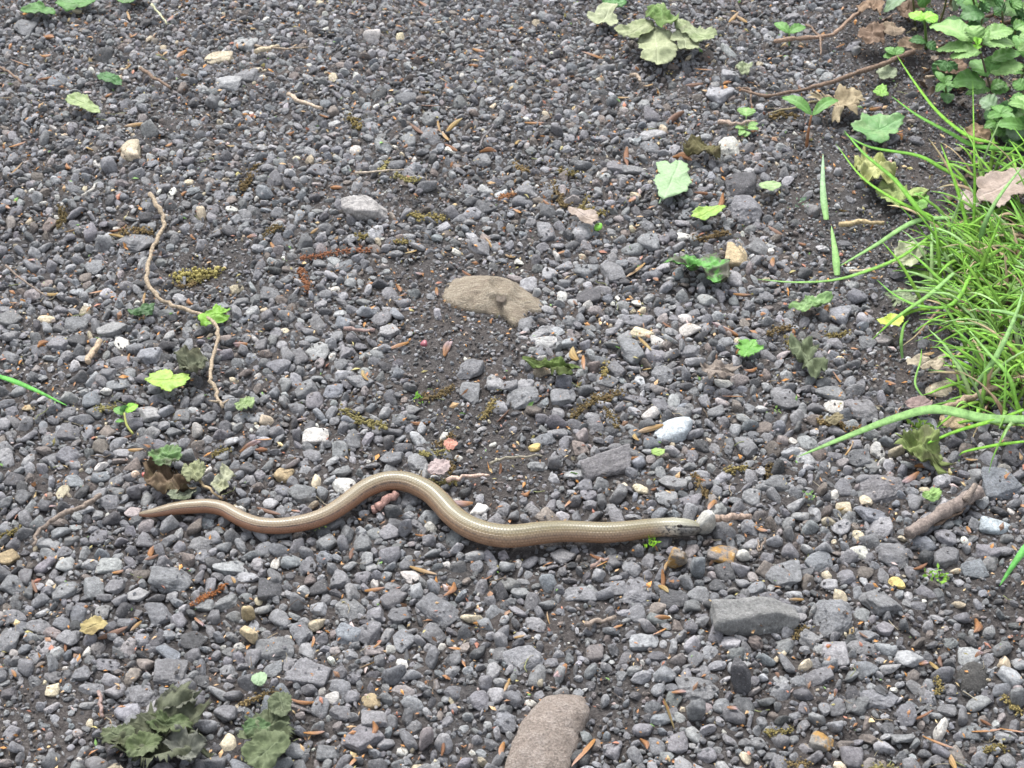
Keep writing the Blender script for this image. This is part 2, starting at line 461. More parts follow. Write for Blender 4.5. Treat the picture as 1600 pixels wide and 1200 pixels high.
S[400, 0] = '290,800,90,60,g 575,440,70,55,b 805,880,70,60,l 810,565,65,65,l 595,690,85,70,g 540,585,75,30,g 545,175,70,50,g 475,375,45,35,l 740,780,60,45,c 660,770,70,45,g 560,1095,70,80,l 1010,945,60,60,w 990,885,75,50,b 1080,890,55,60,g 1045,1155,100,80,g 915,1005,60,55,l 1080,975,110,60,g 1015,1000,100,40,l 1060,755,80,60,g 265,320,45,25,p 1020,85,40,35,w 600,30,70,25,c 630,385,35,30,t 75,400,35,35,w 25,880,60,40,c 40,905,75,60,g 80,840,70,60,g 280,925,45,45,l 600,485,60,25,p 700,470,100,50,g 820,650,100,70,g 720,655,80,50,g 380,190,40,40,l 1130,380,80,30,b 60,1165,60,30,w 95,1130,100,40,g 230,1140,80,50,d 360,520,60,40,l 950,480,70,50,l 1000,510,40,35,p'
S[800, 0] = '440,315,75,45,l 780,65,45,30,l 360,282,40,28,t 205,390,65,30,t 480,655,45,28,c 655,535,85,55,b 965,450,120,80,l 1025,355,90,55,l 915,270,55,45,l 1020,240,90,45,g 210,615,70,55,b 650,640,120,60,l 650,690,85,50,g 620,740,60,45,b 335,775,70,45,p 25,500,55,30,p 70,900,90,65,g 50,940,75,60,g 275,945,60,65,g 1070,880,140,100,d 1090,990,150,110,g 880,970,80,50,g 160,1100,100,80,g 265,1105,60,70,g 640,1140,100,100,g 570,1175,110,40,g 165,990,70,75,g 465,475,60,60,g 490,785,90,60,g 560,800,120,50,g 1175,325,40,25,w 1165,785,70,50,b 1160,1170,100,70,g'
S[1200, 0] = '115,75,60,45,p 650,380,22,20,w 395,215,60,50,g 415,240,60,50,d 270,365,60,45,l 170,405,50,35,l 215,985,65,50,p 185,915,50,40,p 100,600,45,30,w 670,445,45,40,l 580,660,60,45,g 420,650,70,50,g 330,800,60,45,g 700,660,60,50,b'
S[0, 400] = '160,35,75,60,g 240,50,80,45,g 445,55,90,70,g 400,100,55,40,w 155,175,60,55,t 55,300,100,90,g 355,330,110,60,g 285,410,85,75,g 365,400,85,70,d 530,350,140,80,l 675,370,60,45,p 170,395,70,45,d 50,375,75,50,g 230,470,60,35,l 45,480,95,55,g 570,505,100,50,g 505,550,90,70,g 555,605,110,60,g 375,575,70,45,g 430,680,80,80,b 65,775,60,55,t 20,785,70,70,l 325,830,100,70,g 240,870,80,60,g 715,830,75,55,g 700,740,85,85,l 815,820,90,40,l 735,675,50,50,g 905,720,55,80,g 850,750,80,70,g 475,900,85,70,n 575,925,110,45,l 655,950,70,80,d 330,940,100,75,g 30,955,70,80,l 195,1000,75,55,g 85,1005,55,45,b 135,950,65,60,g 345,1060,100,60,b 475,1030,60,60,g 75,1055,90,60,d 545,1110,80,60,g 1150,920,80,50,l 1120,640,60,30,c 1195,760,80,60,l 820,160,40,35,w 580,140,70,50,g 970,430,45,45,l 515,1160,85,60,g 240,1060,60,50,b 630,1110,60,80,g 400,1185,70,40,l 635,360,35,35,c 795,370,55,60,g 220,120,50,45,l'
S[400, 400] = '65,180,90,60,g 295,30,65,35,p 345,50,50,35,l 625,175,80,45,l 745,172,45,40,g 690,215,60,55,g 525,265,70,60,l 590,300,75,70,g 665,275,65,50,l 630,355,90,70,l 850,270,60,45,l 145,285,55,60,b 45,275,70,45,l 235,275,50,45,g 300,355,45,25,w 290,455,110,85,l 425,450,85,70,g 200,480,70,70,g 140,465,75,60,d 110,520,90,70,g 480,510,55,35,g 190,585,75,45,g 235,630,105,90,g 360,640,95,60,b 275,685,80,80,g 195,720,70,70,g 25,590,45,60,l 135,685,55,55,g 435,765,85,45,g 520,790,80,40,g 500,595,130,60,g 365,690,45,22,w 450,870,90,80,g 635,950,100,80,g 755,970,90,70,g 405,1015,95,65,g 225,1120,120,95,g 130,1025,80,70,t 1000,650,90,85,g 1000,540,120,80,g 1120,595,80,70,l 1185,610,90,60,g 1135,710,80,60,l 1180,490,70,35,g 265,930,80,55,b 280,990,60,70,g 60,975,90,40,g 775,800,75,40,l 735,715,80,50,g 100,940,50,30,p'
S[800, 400] = '75,140,80,70,l 175,90,75,65,l 245,45,65,55,g 340,75,110,70,g 470,80,100,95,g 675,85,70,50,c 555,155,75,40,b 355,195,130,80,d 720,140,70,65,g 885,150,70,45,g 1045,110,70,70,l 580,310,145,60,g 680,395,65,50,t 70,325,80,60,g 565,460,130,110,g 670,470,75,60,g 800,430,60,60,g 830,450,90,60,g 860,495,70,65,l 345,415,60,60,g 490,540,90,75,g 440,590,120,60,g 705,560,100,70,g 60,610,90,55,l 240,595,75,60,g 240,660,115,85,g 50,670,150,80,g 140,545,70,60,b 340,625,70,55,g 580,675,120,45,g 690,700,80,70,g 800,740,80,70,g 760,680,80,40,t 545,790,60,40,c 375,745,60,60,g 390,800,75,65,g 210,780,100,45,g 210,830,80,50,g 330,845,65,55,l 150,865,100,50,b 255,870,80,55,p 320,910,90,55,n 200,970,60,80,g 120,985,90,55,g 290,1030,90,60,l 1105,905,110,95,g 955,720,80,50,l 930,780,60,55,g 950,895,60,40,g 990,1030,80,50,n 755,1065,130,75,g 700,1020,60,50,n 725,1140,100,55,l 835,1155,110,60,g 1120,1130,80,90,g 1095,1080,60,30,c 1060,580,100,45,n 750,910,60,55,l 990,600,90,55,w'
S[1200, 400] = '185,205,60,50,l 175,80,80,40,g 95,65,40,50,l 425,190,75,60,b 335,285,100,90,b 735,405,70,45,w 610,95,120,50,d 400,512,65,50,p 100,512,50,60,c 480,350,60,30,p 470,410,80,60,g 420,460,50,40,g 530,665,85,35,b 300,645,140,65,g 70,660,110,90,g 95,690,130,80,g 450,735,130,95,g 310,715,85,65,w 180,620,55,45,g 95,620,90,50,g 410,625,80,50,g 780,775,40,50,w 185,880,80,60,l 425,955,110,80,g 320,930,60,50,g 495,995,90,60,g 265,990,55,40,w 140,1035,40,50,w 45,1065,110,70,g 450,1040,80,50,b 530,1100,200,110,g 690,1060,55,30,c 350,1090,80,75,g 280,1125,50,60,l 1145,945,110,90,d 1035,955,90,50,g 860,560,110,80,n 990,700,80,60,g 690,1160,70,80,g 130,1110,60,50,g 1150,1160,60,50,b 740,790,120,60,g'
S[0, 800] = '225,150,115,55,l 465,125,80,65,g 300,180,55,50,g 515,255,120,70,l 685,65,90,50,g 355,65,60,40,l 60,350,125,80,g 440,360,95,100,g 310,375,130,80,g 800,315,185,120,g 650,390,100,65,l 745,490,120,95,g 540,350,90,80,g 475,465,65,70,g 370,490,75,80,b 325,455,60,60,p 65,495,100,75,g 185,540,115,60,g 325,590,100,90,g 35,615,90,90,g 840,510,80,75,g 965,440,90,70,g 1065,425,90,85,g 1090,260,180,70,l 940,160,100,65,g 1040,160,60,60,g 1125,155,65,50,b 830,100,80,35,w 950,205,70,45,g 735,605,70,75,d 910,605,120,80,d 795,665,130,65,b 605,630,75,60,g 500,720,120,55,g 385,760,85,80,g 430,830,120,65,g 660,870,150,90,g 800,765,150,120,g 680,810,70,50,l 1060,745,85,65,g 125,957,38,28,w 950,800,90,60,d 1065,945,105,100,g 410,895,65,60,g 1025,585,80,35,p 905,430,60,35,p 395,1120,60,60,l 50,1030,90,50,d 1165,950,70,60,g 1130,360,80,30,g 165,680,80,35,l 240,910,80,45,g 985,555,60,40,g 1160,310,120,50,l 30,690,80,45,l 40,850,85,60,d'
S[400, 800] = '190,160,70,65,g 35,180,80,60,g 130,140,80,50,g 500,150,100,90,g 700,75,60,100,g 625,105,85,60,g 655,160,50,45,l 410,150,70,55,d 240,260,85,75,g 390,320,110,90,g 495,310,80,60,g 65,365,115,90,d 150,345,55,45,p 220,365,55,60,g 735,312,110,55,w 1015,185,85,65,l 610,295,70,40,g 750,370,90,50,g 640,410,90,100,g 560,480,85,85,g 290,450,90,65,l 195,425,60,80,g 440,460,140,80,g 860,465,185,110,g 830,580,120,85,g 680,490,100,90,g 90,645,175,115,g 215,580,100,100,g 430,585,120,95,b 530,570,110,100,g 685,610,100,85,g 550,650,95,55,p 245,655,100,70,l 330,640,60,70,g 75,745,95,70,g 250,760,190,135,g 395,830,95,65,g 460,775,75,45,g 450,665,80,50,g 160,800,60,70,b 305,920,80,85,g 395,940,100,75,g 360,865,60,60,p 250,835,90,50,g 705,670,50,50,l 920,740,65,60,g 970,565,80,55,g 555,970,130,80,g 690,845,110,50,p 490,1060,180,130,g 620,1030,40,45,w 800,1060,70,110,p 1050,890,85,80,g 1170,990,90,90,g 540,890,80,60,t 610,870,70,60,g 340,1130,120,60,g 640,980,60,60,g 780,810,60,40,g 1000,440,50,50,l 200,910,100,60,p'
S[800, 800] = '995,100,110,90,g 1120,80,90,75,l 870,155,130,75,g 870,265,65,110,b 300,178,90,60,l 235,210,100,70,g 480,235,70,70,g 560,270,90,80,g 640,225,80,55,l 320,275,75,40,l 85,235,60,60,g 310,390,170,75,g 45,385,90,65,l 590,390,150,110,g 880,390,100,75,g 760,410,130,90,d 1150,360,90,60,g 1190,270,70,60,g 960,350,80,60,d 500,360,90,70,g 110,530,100,60,g 130,630,60,50,l 490,430,50,60,t 465,555,60,50,b 555,565,50,45,l 620,610,130,80,l 530,680,55,60,g 680,675,60,60,l 780,690,80,55,g 860,695,70,70,g 440,720,70,45,g 365,750,70,55,g 870,835,190,110,g 580,855,55,50,g 860,930,80,100,g 700,970,110,60,b 685,830,80,40,g 1075,770,90,150,d 470,1125,90,90,g 575,1140,75,60,g 770,1090,110,90,g 855,1035,85,55,g 980,910,80,70,g 1150,1080,90,50,g 1175,975,60,60,l 660,915,80,50,g 720,1140,80,50,g 30,460,80,50,g 1165,1120,50,30,p'
S[1200, 800] = '65,300,180,110,g 240,240,130,75,b 180,280,60,60,g 345,80,75,75,l 530,85,110,85,l 630,85,45,45,c 500,20,190,80,b 830,120,90,90,g 840,215,120,95,g 965,280,110,75,b 1015,190,90,90,g 430,185,75,50,l 360,155,50,45,g 150,130,50,40,l 590,215,140,100,g 480,355,60,45,w 520,420,160,140,g 300,510,180,150,g 550,550,85,75,g 455,585,130,60,g 190,600,100,70,g 320,670,130,110,l 440,640,140,60,g 650,690,110,100,l 460,740,130,75,b 230,780,150,80,g 520,880,180,80,g 615,800,55,70,l 415,915,110,80,g 395,850,70,50,b 265,920,60,60,g 320,920,80,70,g 230,975,80,60,g 690,835,100,50,g 535,840,70,60,p 505,940,40,45,t 630,1060,110,60,g 650,960,90,90,g 1110,1050,110,60,l 950,1040,110,65,g 1030,570,65,45,b 905,575,60,35,t 1010,375,40,35,w 845,460,32,30,w 1090,470,55,60,l 840,930,90,70,g 790,950,60,70,l 690,1085,45,45,w 735,1130,70,50,l 180,1100,60,60,b 470,1060,60,60,g 1170,870,60,100,g 860,870,60,50,g 705,610,60,50,l 770,620,60,45,b 1185,500,35,80,g 390,600,45,50,c 985,425,50,40,g'

# stones one can point to by themselves: px, py, w, h, tone, label, short name used in other labels, rounded?
NAMED = [
    (570, 328, 76, 37, 'W', 'pale limestone lump with a ridged top, largest pale stone near the top', 'the pale limestone lump', 0),
    (1050, 675, 57, 43, 'k', 'smooth blue-white pebble with an orange husk leaning on it', 'the blue-white pebble', 1),
    (494, 682, 40, 28, 'w', 'bright white angular flint chip lying above the slow worm', 'the white flint chip', 0),
    (343, 92, 44, 20, 'c', 'long cream pebble near the upper left of the path', 'the long cream pebble', 1),
    (205, 239, 32, 30, 'c', 'chunky cream stone alone among grey gravel at upper left', 'the chunky cream stone', 0),
    (73, 499, 28, 13, 'c', 'small flat cream pebble near the left edge, beyond the grass blade', 'the flat cream pebble', 1),
    (536, 761, 38, 26, 'w', 'rounded white stone half under the first bend of the slow worm', 'the white stone by the worm', 1),
    (100, 770, 26, 19, 'c', 'small cream block at the left, above the tail end', 'the small cream block', 0),
    (392, 993, 27, 32, 'Y', 'pale yellow angular stone below the tail, lower of two', 'the pale yellow stone', 0),
    (388, 958, 22, 32, 't', 'rounded tan stone standing just behind the pale yellow one', 'the rounded tan stone', 1),
    (1178, 966, 138, 66, 'G', 'largest grey rock, flat topped with a dark front face', 'the largest grey rock', 0),
    (950, 733, 86, 42, 'G', 'long slanting dark grey slab behind the head end of the slow worm', 'the slanting slab', 0),
    (1564, 758, 64, 46, 'b', 'broad blue-grey stone beside the broken stick at the right', 'the broad blue-grey stone', 0),
    (1553, 822, 56, 29, 'k', 'whitish blue flint near the right edge below the stick', 'the whitish blue flint', 1),
    (1520, 1061, 54, 43, 'D', 'dark rounded stone with a pointed grey stone perched behind it', 'the dark rounded stone', 1),
    (1513, 1030, 36, 30, 'l', 'pointed light grey stone resting against the dark rounded stone', 'the pointed light stone', 0),
    (1060, 872, 30, 37, 'o', 'upright orange and grey stone just below the slow worm head', 'the upright orange stone', 0),
    (1130, 869, 52, 33, 'O', 'squarish grey stone with an orange-stained corner near the head', 'the orange-cornered stone', 0),
    (1103, 819, 34, 47, 'w', 'pale upright egg-shaped stone touching the snout of the slow worm', 'the pale stone at the snout', 1),
    (1400, 911, 28, 19, 'y', 'small bright yellow stone right of the path centre', 'the bright yellow stone', 0),
    (1284, 1160, 37, 35, 'O', 'blocky orange-yellow stone near the bottom right edge', 'the orange block', 0),
    (1467, 610, 42, 26, 'c', 'cream flint at the edge of the grass tuft', 'the cream flint by the grass', 0),
    (1490, 657, 45, 35, 't', 'tan flint with a brown rim under the wide grass blade', 'the tan flint', 0),
    (1003, 521, 40, 18, 'c', 'smooth oval cream pebble in the middle of the path', 'the oval cream pebble', 1),
    (1075, 517, 42, 23, 'w', 'grey-white speckled stone right of the oval cream pebble', 'the grey-white stone', 1),
    (842, 524, 37, 15, 'l', 'pale flat stone by the root end, upper of the pair', 'the upper pale pair stone', 0),
    (853, 538, 37, 19, 'W', 'pale flat stone by the root end, lower of the pair', 'the lower pale pair stone', 0),
    (1150, 402, 36, 36, 't', 'upright honey-coloured flint behind the half-green crumpled leaf', 'the honey flint', 0),
    (45, 638, 22, 12, 't', 'tiny smooth tan pebble below the grass blade at the left edge', 'the tiny tan pebble', 1),
    (1319, 794, 28, 26, 'c', 'cream flint nodule right of the snout stone', 'the cream nodule', 0),
    (1372, 706, 25, 24, 'w', 'white flint below the tip half of the wide grass blade', 'the white flint below the blade', 0),
    (1288, 730, 18, 14, 'w', 'little white stone left of the white flint', 'the little white stone', 0),
    (1140, 234, 32, 28, 'w', 'white and grey broken flint beside the dark curled leaf', 'the broken white flint', 0),
    (628, 1039, 21, 19, 'w', 'small white chalky chip below the slow worm, largest there', 'the chalky chip', 0),
    (629, 1174, 19, 16, 'w', 'small white pebble at the bottom edge', 'the white pebble at the bottom', 1),
    (910, 364, 37, 25, 'l', 'rounded pale stone beside a round green bud', 'the pale stone by the bud', 1),
    (235, 555, 44, 34, 'b', 'thin bluish flat slate above the bright lobed leaf', 'the bluish slate', 0),
    (15, 872, 32, 27, 't', 'brown and tan stone cut by the left edge', 'the tan stone at the edge', 0),
    (81, 1080, 25, 19, 'c', 'spotted cream pebble near the lower left corner', 'the spotted pebble', 0),
    (820, 1033, 64, 38, 'l', 'broad light grey rock above the half-buried boulder', 'the broad light rock', 0),
    (1352, 497, 27, 19, 'l', 'oval pale grey pebble left of the yellow leaf', 'the oval pale pebble', 1),
    (1382, 533, 28, 21, 'p', 'pinkish white stone at the edge of the grass', 'the pinkish white stone', 0),
    (835, 700, 21, 13, 'y', 'small yellow disc-like stone near the thin dark twig', 'the yellow disc stone', 1),
    (844, 1068, 9, 14, 'c', 'tiny upright cream chip just behind the half-buried boulder', 'the tiny cream chip', 1),
    (208, 801, 26, 20, 'P', 'pale pinkish stone under the tip of the tail', 'the stone at the tail tip', 0),
]
EXTRA_TONE = {'W': (.42, .41, .395), 'Y': (.56, .47, .29), 'G': (.225, .222, .222), 'D': (.085, .08, .078), 'O': (.27, .25, .23), 'P': (.42, .37, .36)}
TONES.update(EXTRA_TONE); TONE_WORD.update({'W': 'pale grey', 'Y': 'pale yellow', 'G': 'grey', 'D': 'dark', 'O': 'orange', 'P': 'pale pink'})

LANDMARKS = []                       # (px, py, short phrase): every named thing adds itself
def mark(px, py, phrase): LANDMARKS.append((px, py, phrase))

class Hash:
    def __init__(s, cell): s.c = cell; s.d = {}
    def add(s, x, y, r): s.d.setdefault((int(x // s.c), int(y // s.c)), []).append((x, y, r))
    def hit(s, x, y, r, f, reach=2):
        i, j = int(x // s.c), int(y // s.c)
        for a in range(i - reach, i + reach + 1):
            for b in range(j - reach, j + reach + 1):
                for X, Y, Q in s.d.get((a, b), ()):
                    if (X - x) ** 2 + (Y - y) ** 2 < (f * (Q + r)) ** 2: return True
        return False
HB = Hash(.016)
def worm_gap(x, y):
    return float(np.min(np.hypot(WX[:, 0] - x, WX[:, 1] - y) - WX[:, 2]))

def stone_geo(px, py, w, h):
    k, dep = mpp(px, py)
    a = w * k / 2
    q = .52
    b = h * k / 2 / math.sqrt(math.sin(dep) ** 2 + (q * math.cos(dep)) ** 2)
    b = min(b, a * 1.5)
    c = q * b
    if h > 1.15 * w: b = a * .8; c = h * k / 2 / math.cos(dep) * .72
    return a, b, c

PROTO_BIG = [mesh_np('stone', stone_verts(ICO[3][0], rng, int(rng.integers(9, 16)), float(rng.uniform(22, 48)), .034), ICO[3][1]) for _ in range(16)]
PROTO_HUGE = [mesh_np('stone', stone_verts(ICO[4][0], rng, int(rng.integers(9, 14)), float(rng.uniform(22, 40)), .05), ICO[4][1]) for _ in range(8)]
PROTO_MID = [mesh_np('stone', stone_verts(ICO[2][0], rng, int(rng.integers(8, 14)), float(rng.uniform(14, 34)), .036), ICO[2][1]) for _ in range(20)]
PROTO_RND = [mesh_np('stone', stone_verts(ICO[3][0], rng, int(rng.integers(10, 16)), float(rng.uniform(5, 7)), .02), ICO[3][1]) for _ in range(8)]
for p_ in PROTO_HUGE + PROTO_BIG + PROTO_MID + PROTO_RND: p_.materials.append(M_STONE)

def jitter(c, s=.10):
    f = 1 + rng.normal() * s
    return tuple(float(np.clip(x * f * (1 + rng.normal() * .012), .02, .85)) for x in c)

TOPS = []      # x, y, radius, centre height, half height of every stone, for what lies on top
def place_stone(px, py, w, h, tone, round_=0, big=False):
    a, b, c = stone_geo(px, py, w, h)
    p = P(px, py, c * (.75 if h > 1.15 * w else .22))
    me = PROTO_RND[rng.integers(len(PROTO_RND))] if round_ else (PROTO_HUGE[rng.integers(len(PROTO_HUGE))] if w > 52 else PROTO_BIG[rng.integers(len(PROTO_BIG))] if big or w > 30 else PROTO_MID[rng.integers(len(PROTO_MID))])
    o = bpy.data.objects.new('stone', me); COL.objects.link(o)
    o.location = p; o.scale = (a, b, c); o['dims'] = [float(a), float(b), float(c)]
    o.rotation_euler = (rng.normal() * .12, rng.normal() * .12, rng.normal() * .25 + (math.pi if rng.random() < .5 else 0))
    o.color = (*jitter(TONES[tone], .04 if tone.isupper() else .1), 1)
    if tone in 'oO':
        o.data = me.copy(); o.data.materials.clear(); o.data.materials.append(M_STAIN)
    r = math.sqrt(a * b)
    TOPS.append((p[0], p[1], r, p[2], c))
    HB.add(p[0], p[1], r * .92)
    return o, p

for px, py, w, h, t, lab, short, rd in NAMED:
    o, p = place_stone(px, py, w, h, t, rd, True)
    if short == 'the largest grey rock': o.scale = (o.scale[0], o.scale[1] * .86, o.scale[2] * 1.75); o.rotation_euler = (.10, 0, .05)
    if short == 'the pale stone at the snout': o.scale = (o.scale[0], o.scale[1], o.scale[2] * 1.3); o.rotation_euler = (.1, .05, .2); o.location.z += .001
    if short == 'the slanting slab': o.scale = (o.scale[0] * 1.05, o.scale[1] * .8, o.scale[2] * .9); o.rotation_euler = (.42, -.10, .42); o.location.z += .003
    if short == 'the pale limestone lump': o.scale = (o.scale[0], o.scale[1], o.scale[2] * 1.4); o.location.z += .001
    tag(o, lab, 'stone'); mark(px, py, short)

traced = []
for (ox, oy), txt in S.items():
    for e in txt.split():
        x, y, w, h, t = e.split(',')
        traced.append((ox + float(x) / 3, oy + float(y) / 3, float(w) / 3 * 1.06, float(h) / 3 * 1.06, t))
traced.sort(key=lambda s: -s[2] * s[3])
N_SINGLE = 300 - len(NAMED)
singles, extra_stuff = [], []
for s in traced:
    p = P(s[0], s[1])
    if worm_gap(p[0], p[1]) < s[3] * mpp(s[0], s[1])[0] * .30: continue
    if len(singles) < N_SINGLE:
        o, p = place_stone(*s); singles.append((o, s))
    else: extra_stuff.append(s)

# ---------------------------------------------------------------- buried boulder and root: low domes from their outlines
def dome(name, outline, centre, H, mat, label, cat, rings=14, n=90, power=2.4, lump=.25, extra=None, sink=.004):
    base = np.array([P(x, y)[:2] for x, y in outline]); c = P(*centre)[:2]
    a = np.arctan2(base[:, 1] - c[1], base[:, 0] - c[0]); r = np.hypot(base[:, 0] - c[0], base[:, 1] - c[1])
    o = np.argsort(a); a, r = a[o], r[o]
    th = np.linspace(-np.pi, np.pi, n, endpoint=False)
    rr = np.interp(th, np.concatenate([a - 2 * np.pi, a, a + 2 * np.pi]), np.tile(r, 3))
    V = [(c[0], c[1], H)]
    for i in range(1, rings + 1):
        t = i / rings
        for k in range(n):
            x, y = c[0] + rr[k] * t * math.cos(th[k]), c[1] + rr[k] * t * math.sin(th[k])
            V.append((x, y, H * (1 - t ** power)))
    V = np.array(V)
    V[:, 2] += H * lump * vnoise(V[:, 0] * 60, V[:, 1] * 60, 11) + H * lump * .5 * vnoise(V[:, 0] * 170, V[:, 1] * 170, 12) + H * lump * .25 * vnoise(V[:, 0] * 420, V[:, 1] * 420, 13)
    if extra is not None: V[:, 2] += extra(V)
    V[:, 2] += height(V[:, 0], V[:, 1])
    V[1 + (rings - 1) * n:, 2] -= sink
    F = [(0, 1 + k, 1 + (k + 1) % n) for k in range(n)]
    for i in range(rings - 1):
        for k in range(n):
            A, B = 1 + i * n + k, 1 + i * n + (k + 1) % n
            F += [(A, A + n, B + n), (A, B + n, B)]
    ob = link(name, mesh_np(name, V, np.array(F)), mat)
    for k in range(0, n, 2):
        for t in (.3, .55, .72): HB.add(c[0] + rr[k] * t * math.cos(th[k]), c[1] + rr[k] * t * math.sin(th[k]), .0035)
    return tag(ob, label, cat)

def rock_mat(name, cols, scale, streak=(1, 1, 1)):
    m, nt, b = new_mat(name); n = N(nt)
    v = n('TexCoord').outputs['Object']
    mp = n('Mapping'); mp.inputs['Scale'].default_value = streak; n.l(v, mp.inputs[0]); v2 = mp.outputs[0]
    a = n.noise(v2, scale, 5, .7); d = n.noise(v, scale * 7, 5, .75)
    c = n.ramp(a, [(.3, cols[0]), (.5, cols[1]), (.68, cols[2])])
    c = n.mix(1.0, c, n.maprange(d, .3, .7, .5, 1.4), 'MULTIPLY')
    c = n.mix(n.math('MULTIPLY', n.maprange(n.noise(v, scale * 2.2, 4, .7), .58, .7), .6), c, cols[3])
    n.l(c, b.inputs['Base Color']); b.inputs['Roughness'].default_value = .85; b.inputs['Specular IOR Level'].default_value = .25
    n.bump(n.math('ADD', a, n.math('MULTIPLY', d, .7)), 1.0, .005, b)
    return m
dome('boulder', [(846, 1092), (880, 1084), (914, 1088), (925, 1105), (918, 1130), (907, 1150), (898, 1180), (885, 1215), (835, 1232), (785, 1222), (793, 1180), (805, 1150), (822, 1120), (836, 1102)], (858, 1150), .0095,
     rock_mat('brown_rock', [(.29, .24, .205), (.39, .33, .285), (.48, .415, .37), (.22, .19, .165)], 110), 'brown half-buried boulder worn smooth at the bottom edge', 'boulder', power=3.0, lump=.13)
mark(858, 1140, 'the half-buried boulder')
KN = P(781, 466)
def root_extra(V):
    d = np.hypot((V[:, 0] - KN[0]) * 1.0, (V[:, 1] - KN[1]) * .75)
    return .0028 * np.exp(-((d - .0085) / .0028) ** 2) - .0012 * np.exp(-(d / .005) ** 2)
M_ROOT = rock_mat('root_bark', [(.29, .235, .18), (.43, .365, .28), (.52, .455, .36), (.30, .275, .165)], 150, (.6, 1.7, 1))
root = dome('tree_root', [(684, 452), (700, 438), (740, 433), (785, 436), (818, 449), (838, 462), (852, 474), (855, 486), (842, 490), (826, 490), (818, 506), (800, 514), (788, 497), (760, 492), (735, 487), (712, 482), (694, 470)], (770, 466), .0095,
     M_ROOT, 'weathered tan root with a round knot surfacing from dark soil', 'tree root', rings=22, n=130, power=2.2, lump=.16, extra=root_extra)
mark(770, 465, 'the knotted root')
kv = ICO[2][0] * np.array([.0036, .0048, .0009]); kp = P(783, 465, .0105)
link('knot', mesh_np('knot', kv + kp + np.array([0, 0, -.0005]), ICO[2][1]), rock_mat('knot_wood', [(.24, .20, .16), (.31, .26, .21), (.36, .31, .26), (.22, .19, .14)], 300), root)

# ---------------------------------------------------------------- filler gravel: thousands of stones too small to pick apart
SOIL_PATCH = [(720, 560, 100, 130, .95), (690, 440, 110, 50, .8), (800, 740, 80, 50, .9), (760, 660, 70, 60, .8), (330, 410, 70, 40, .85), (70, 595, 60, 35, .7), (70, 1130, 110, 70, .75), (900, 985, 90, 35, .85),
              (720, 1120, 70, 60, .6), (960, 1090, 60, 80, .7), (1550, 930, 70, 90, .75), (1480, 985, 80, 50, .6), (1300, 1120, 50, 50, .5), (840, 395, 90, 30, .5), (560, 300, 60, 20, .7), (660, 320, 60, 25, .7),
              (1340, 330, 130, 120, .75), (1380, 200, 150, 80, .6), (1010, 130, 60, 30, .5), (1480, 520, 140, 150, .85), (1560, 300, 170, 200, .9), (1500, 60, 200, 120, .97), (270, 200, 90, 25, .6), (860, 860, 80, 25, .6), (700, 500, 60, 60, .7), (1150, 720, 60, 30, .4), (1400, 850, 60, 30, .5)]
def soilness(px, py):
    m = np.zeros_like(px)
    for x, y, a, b, s in SOIL_PATCH:
        d = ((px - x) / a) ** 2 + ((py - y) / b) ** 2
        m = np.maximum(m, s * np.clip(1.6 - d, 0, 1))
    return m
y0, y1 = P(800, 1200)[1] - .06, P(800, 0)[1] + .10
def candidates(n):
    y = rng.uniform(y0, y1, n); hw = .68
    x = rng.uniform(-hw, hw, n)
    depth = y * math.cos(PITCH) + CAM_H * math.sin(PITCH)
    ok = np.abs(x) < depth * TH + .10
    x, y = x[ok], y[ok]
    px, py = to_px(np.stack([x, y, np.zeros_like(x)], 1))
    return x, y, px, py

PAL = np.array([TONES['g'], TONES['g'], TONES['g'], TONES['l'], TONES['d'], TONES['b'], TONES['n'], TONES['p'], TONES['w'], TONES['c']])
PALP = np.array([.26, .20, .13, .18, .08, .05, .045, .03, .014, .011])
def rand_rot(n, flat=1.0):
    q = rng.normal(size=(n, 4)); q[:, 1:3] *= flat * .45; q /= np.linalg.norm(q, axis=1)[:, None]
    w, x, y, z = q.T
    return np.stack([1 - 2 * (y * y + z * z), 2 * (x * y - z * w), 2 * (x * z + y * w), 2 * (x * y + z * w), 1 - 2 * (x * x + z * z), 2 * (y * z - x * w), 2 * (x * z - y * w), 2 * (y * z + x * w), 1 - 2 * (x * x + y * y)], 1).reshape(n, 3, 3)

def batch(name, label, dirs, faces, XYZ, scales, cols, protos, smooth, flat=1.0, p=(8, 16), rough=.03, npl=(7, 12)):
    n = len(XYZ)
    pr = np.stack([stone_verts(dirs, rng, int(rng.integers(*npl)), float(rng.uniform(*p)), rough) for _ in range(protos)])
    idx = rng.integers(0, protos, n)
    V = pr[idx] * scales[:, None, :]
    V = np.einsum('nij,nvj->nvi', rand_rot(n, flat), V) + XYZ[:, None, :]
    nv = len(dirs)
    F = (faces[None] + (np.arange(n) * nv)[:, None, None]).reshape(-1, 3)
    C = np.repeat(cols, nv, axis=0)
    o = link(name, mesh_np(name, V.reshape(-1, 3), F, smooth, {'col': C}), M_GRAVEL)
    return tag(o, label, None, None, 'stuff')

def fill(diam, attempts, f, soil_w, target):
    x, y, px, py = candidates(attempts)
    acc = rng.random(len(x)) > soilness(px, py) * soil_w
    x, y = x[acc], y[acc]
    r = diam(len(x)) / 2 * (1.0 - .42 * np.clip((y - y0) / (y1 - y0), 0, 1))
    out = []
    order = np.argsort(-r)
    for i in order:
        X, Y, Q = float(x[i]), float(y[i]), float(r[i])
        if HB.hit(X, Y, Q, f): continue
        HB.add(X, Y, Q); out.append((X, Y, Q))
        if len(out) >= target: break
    return np.array(out)

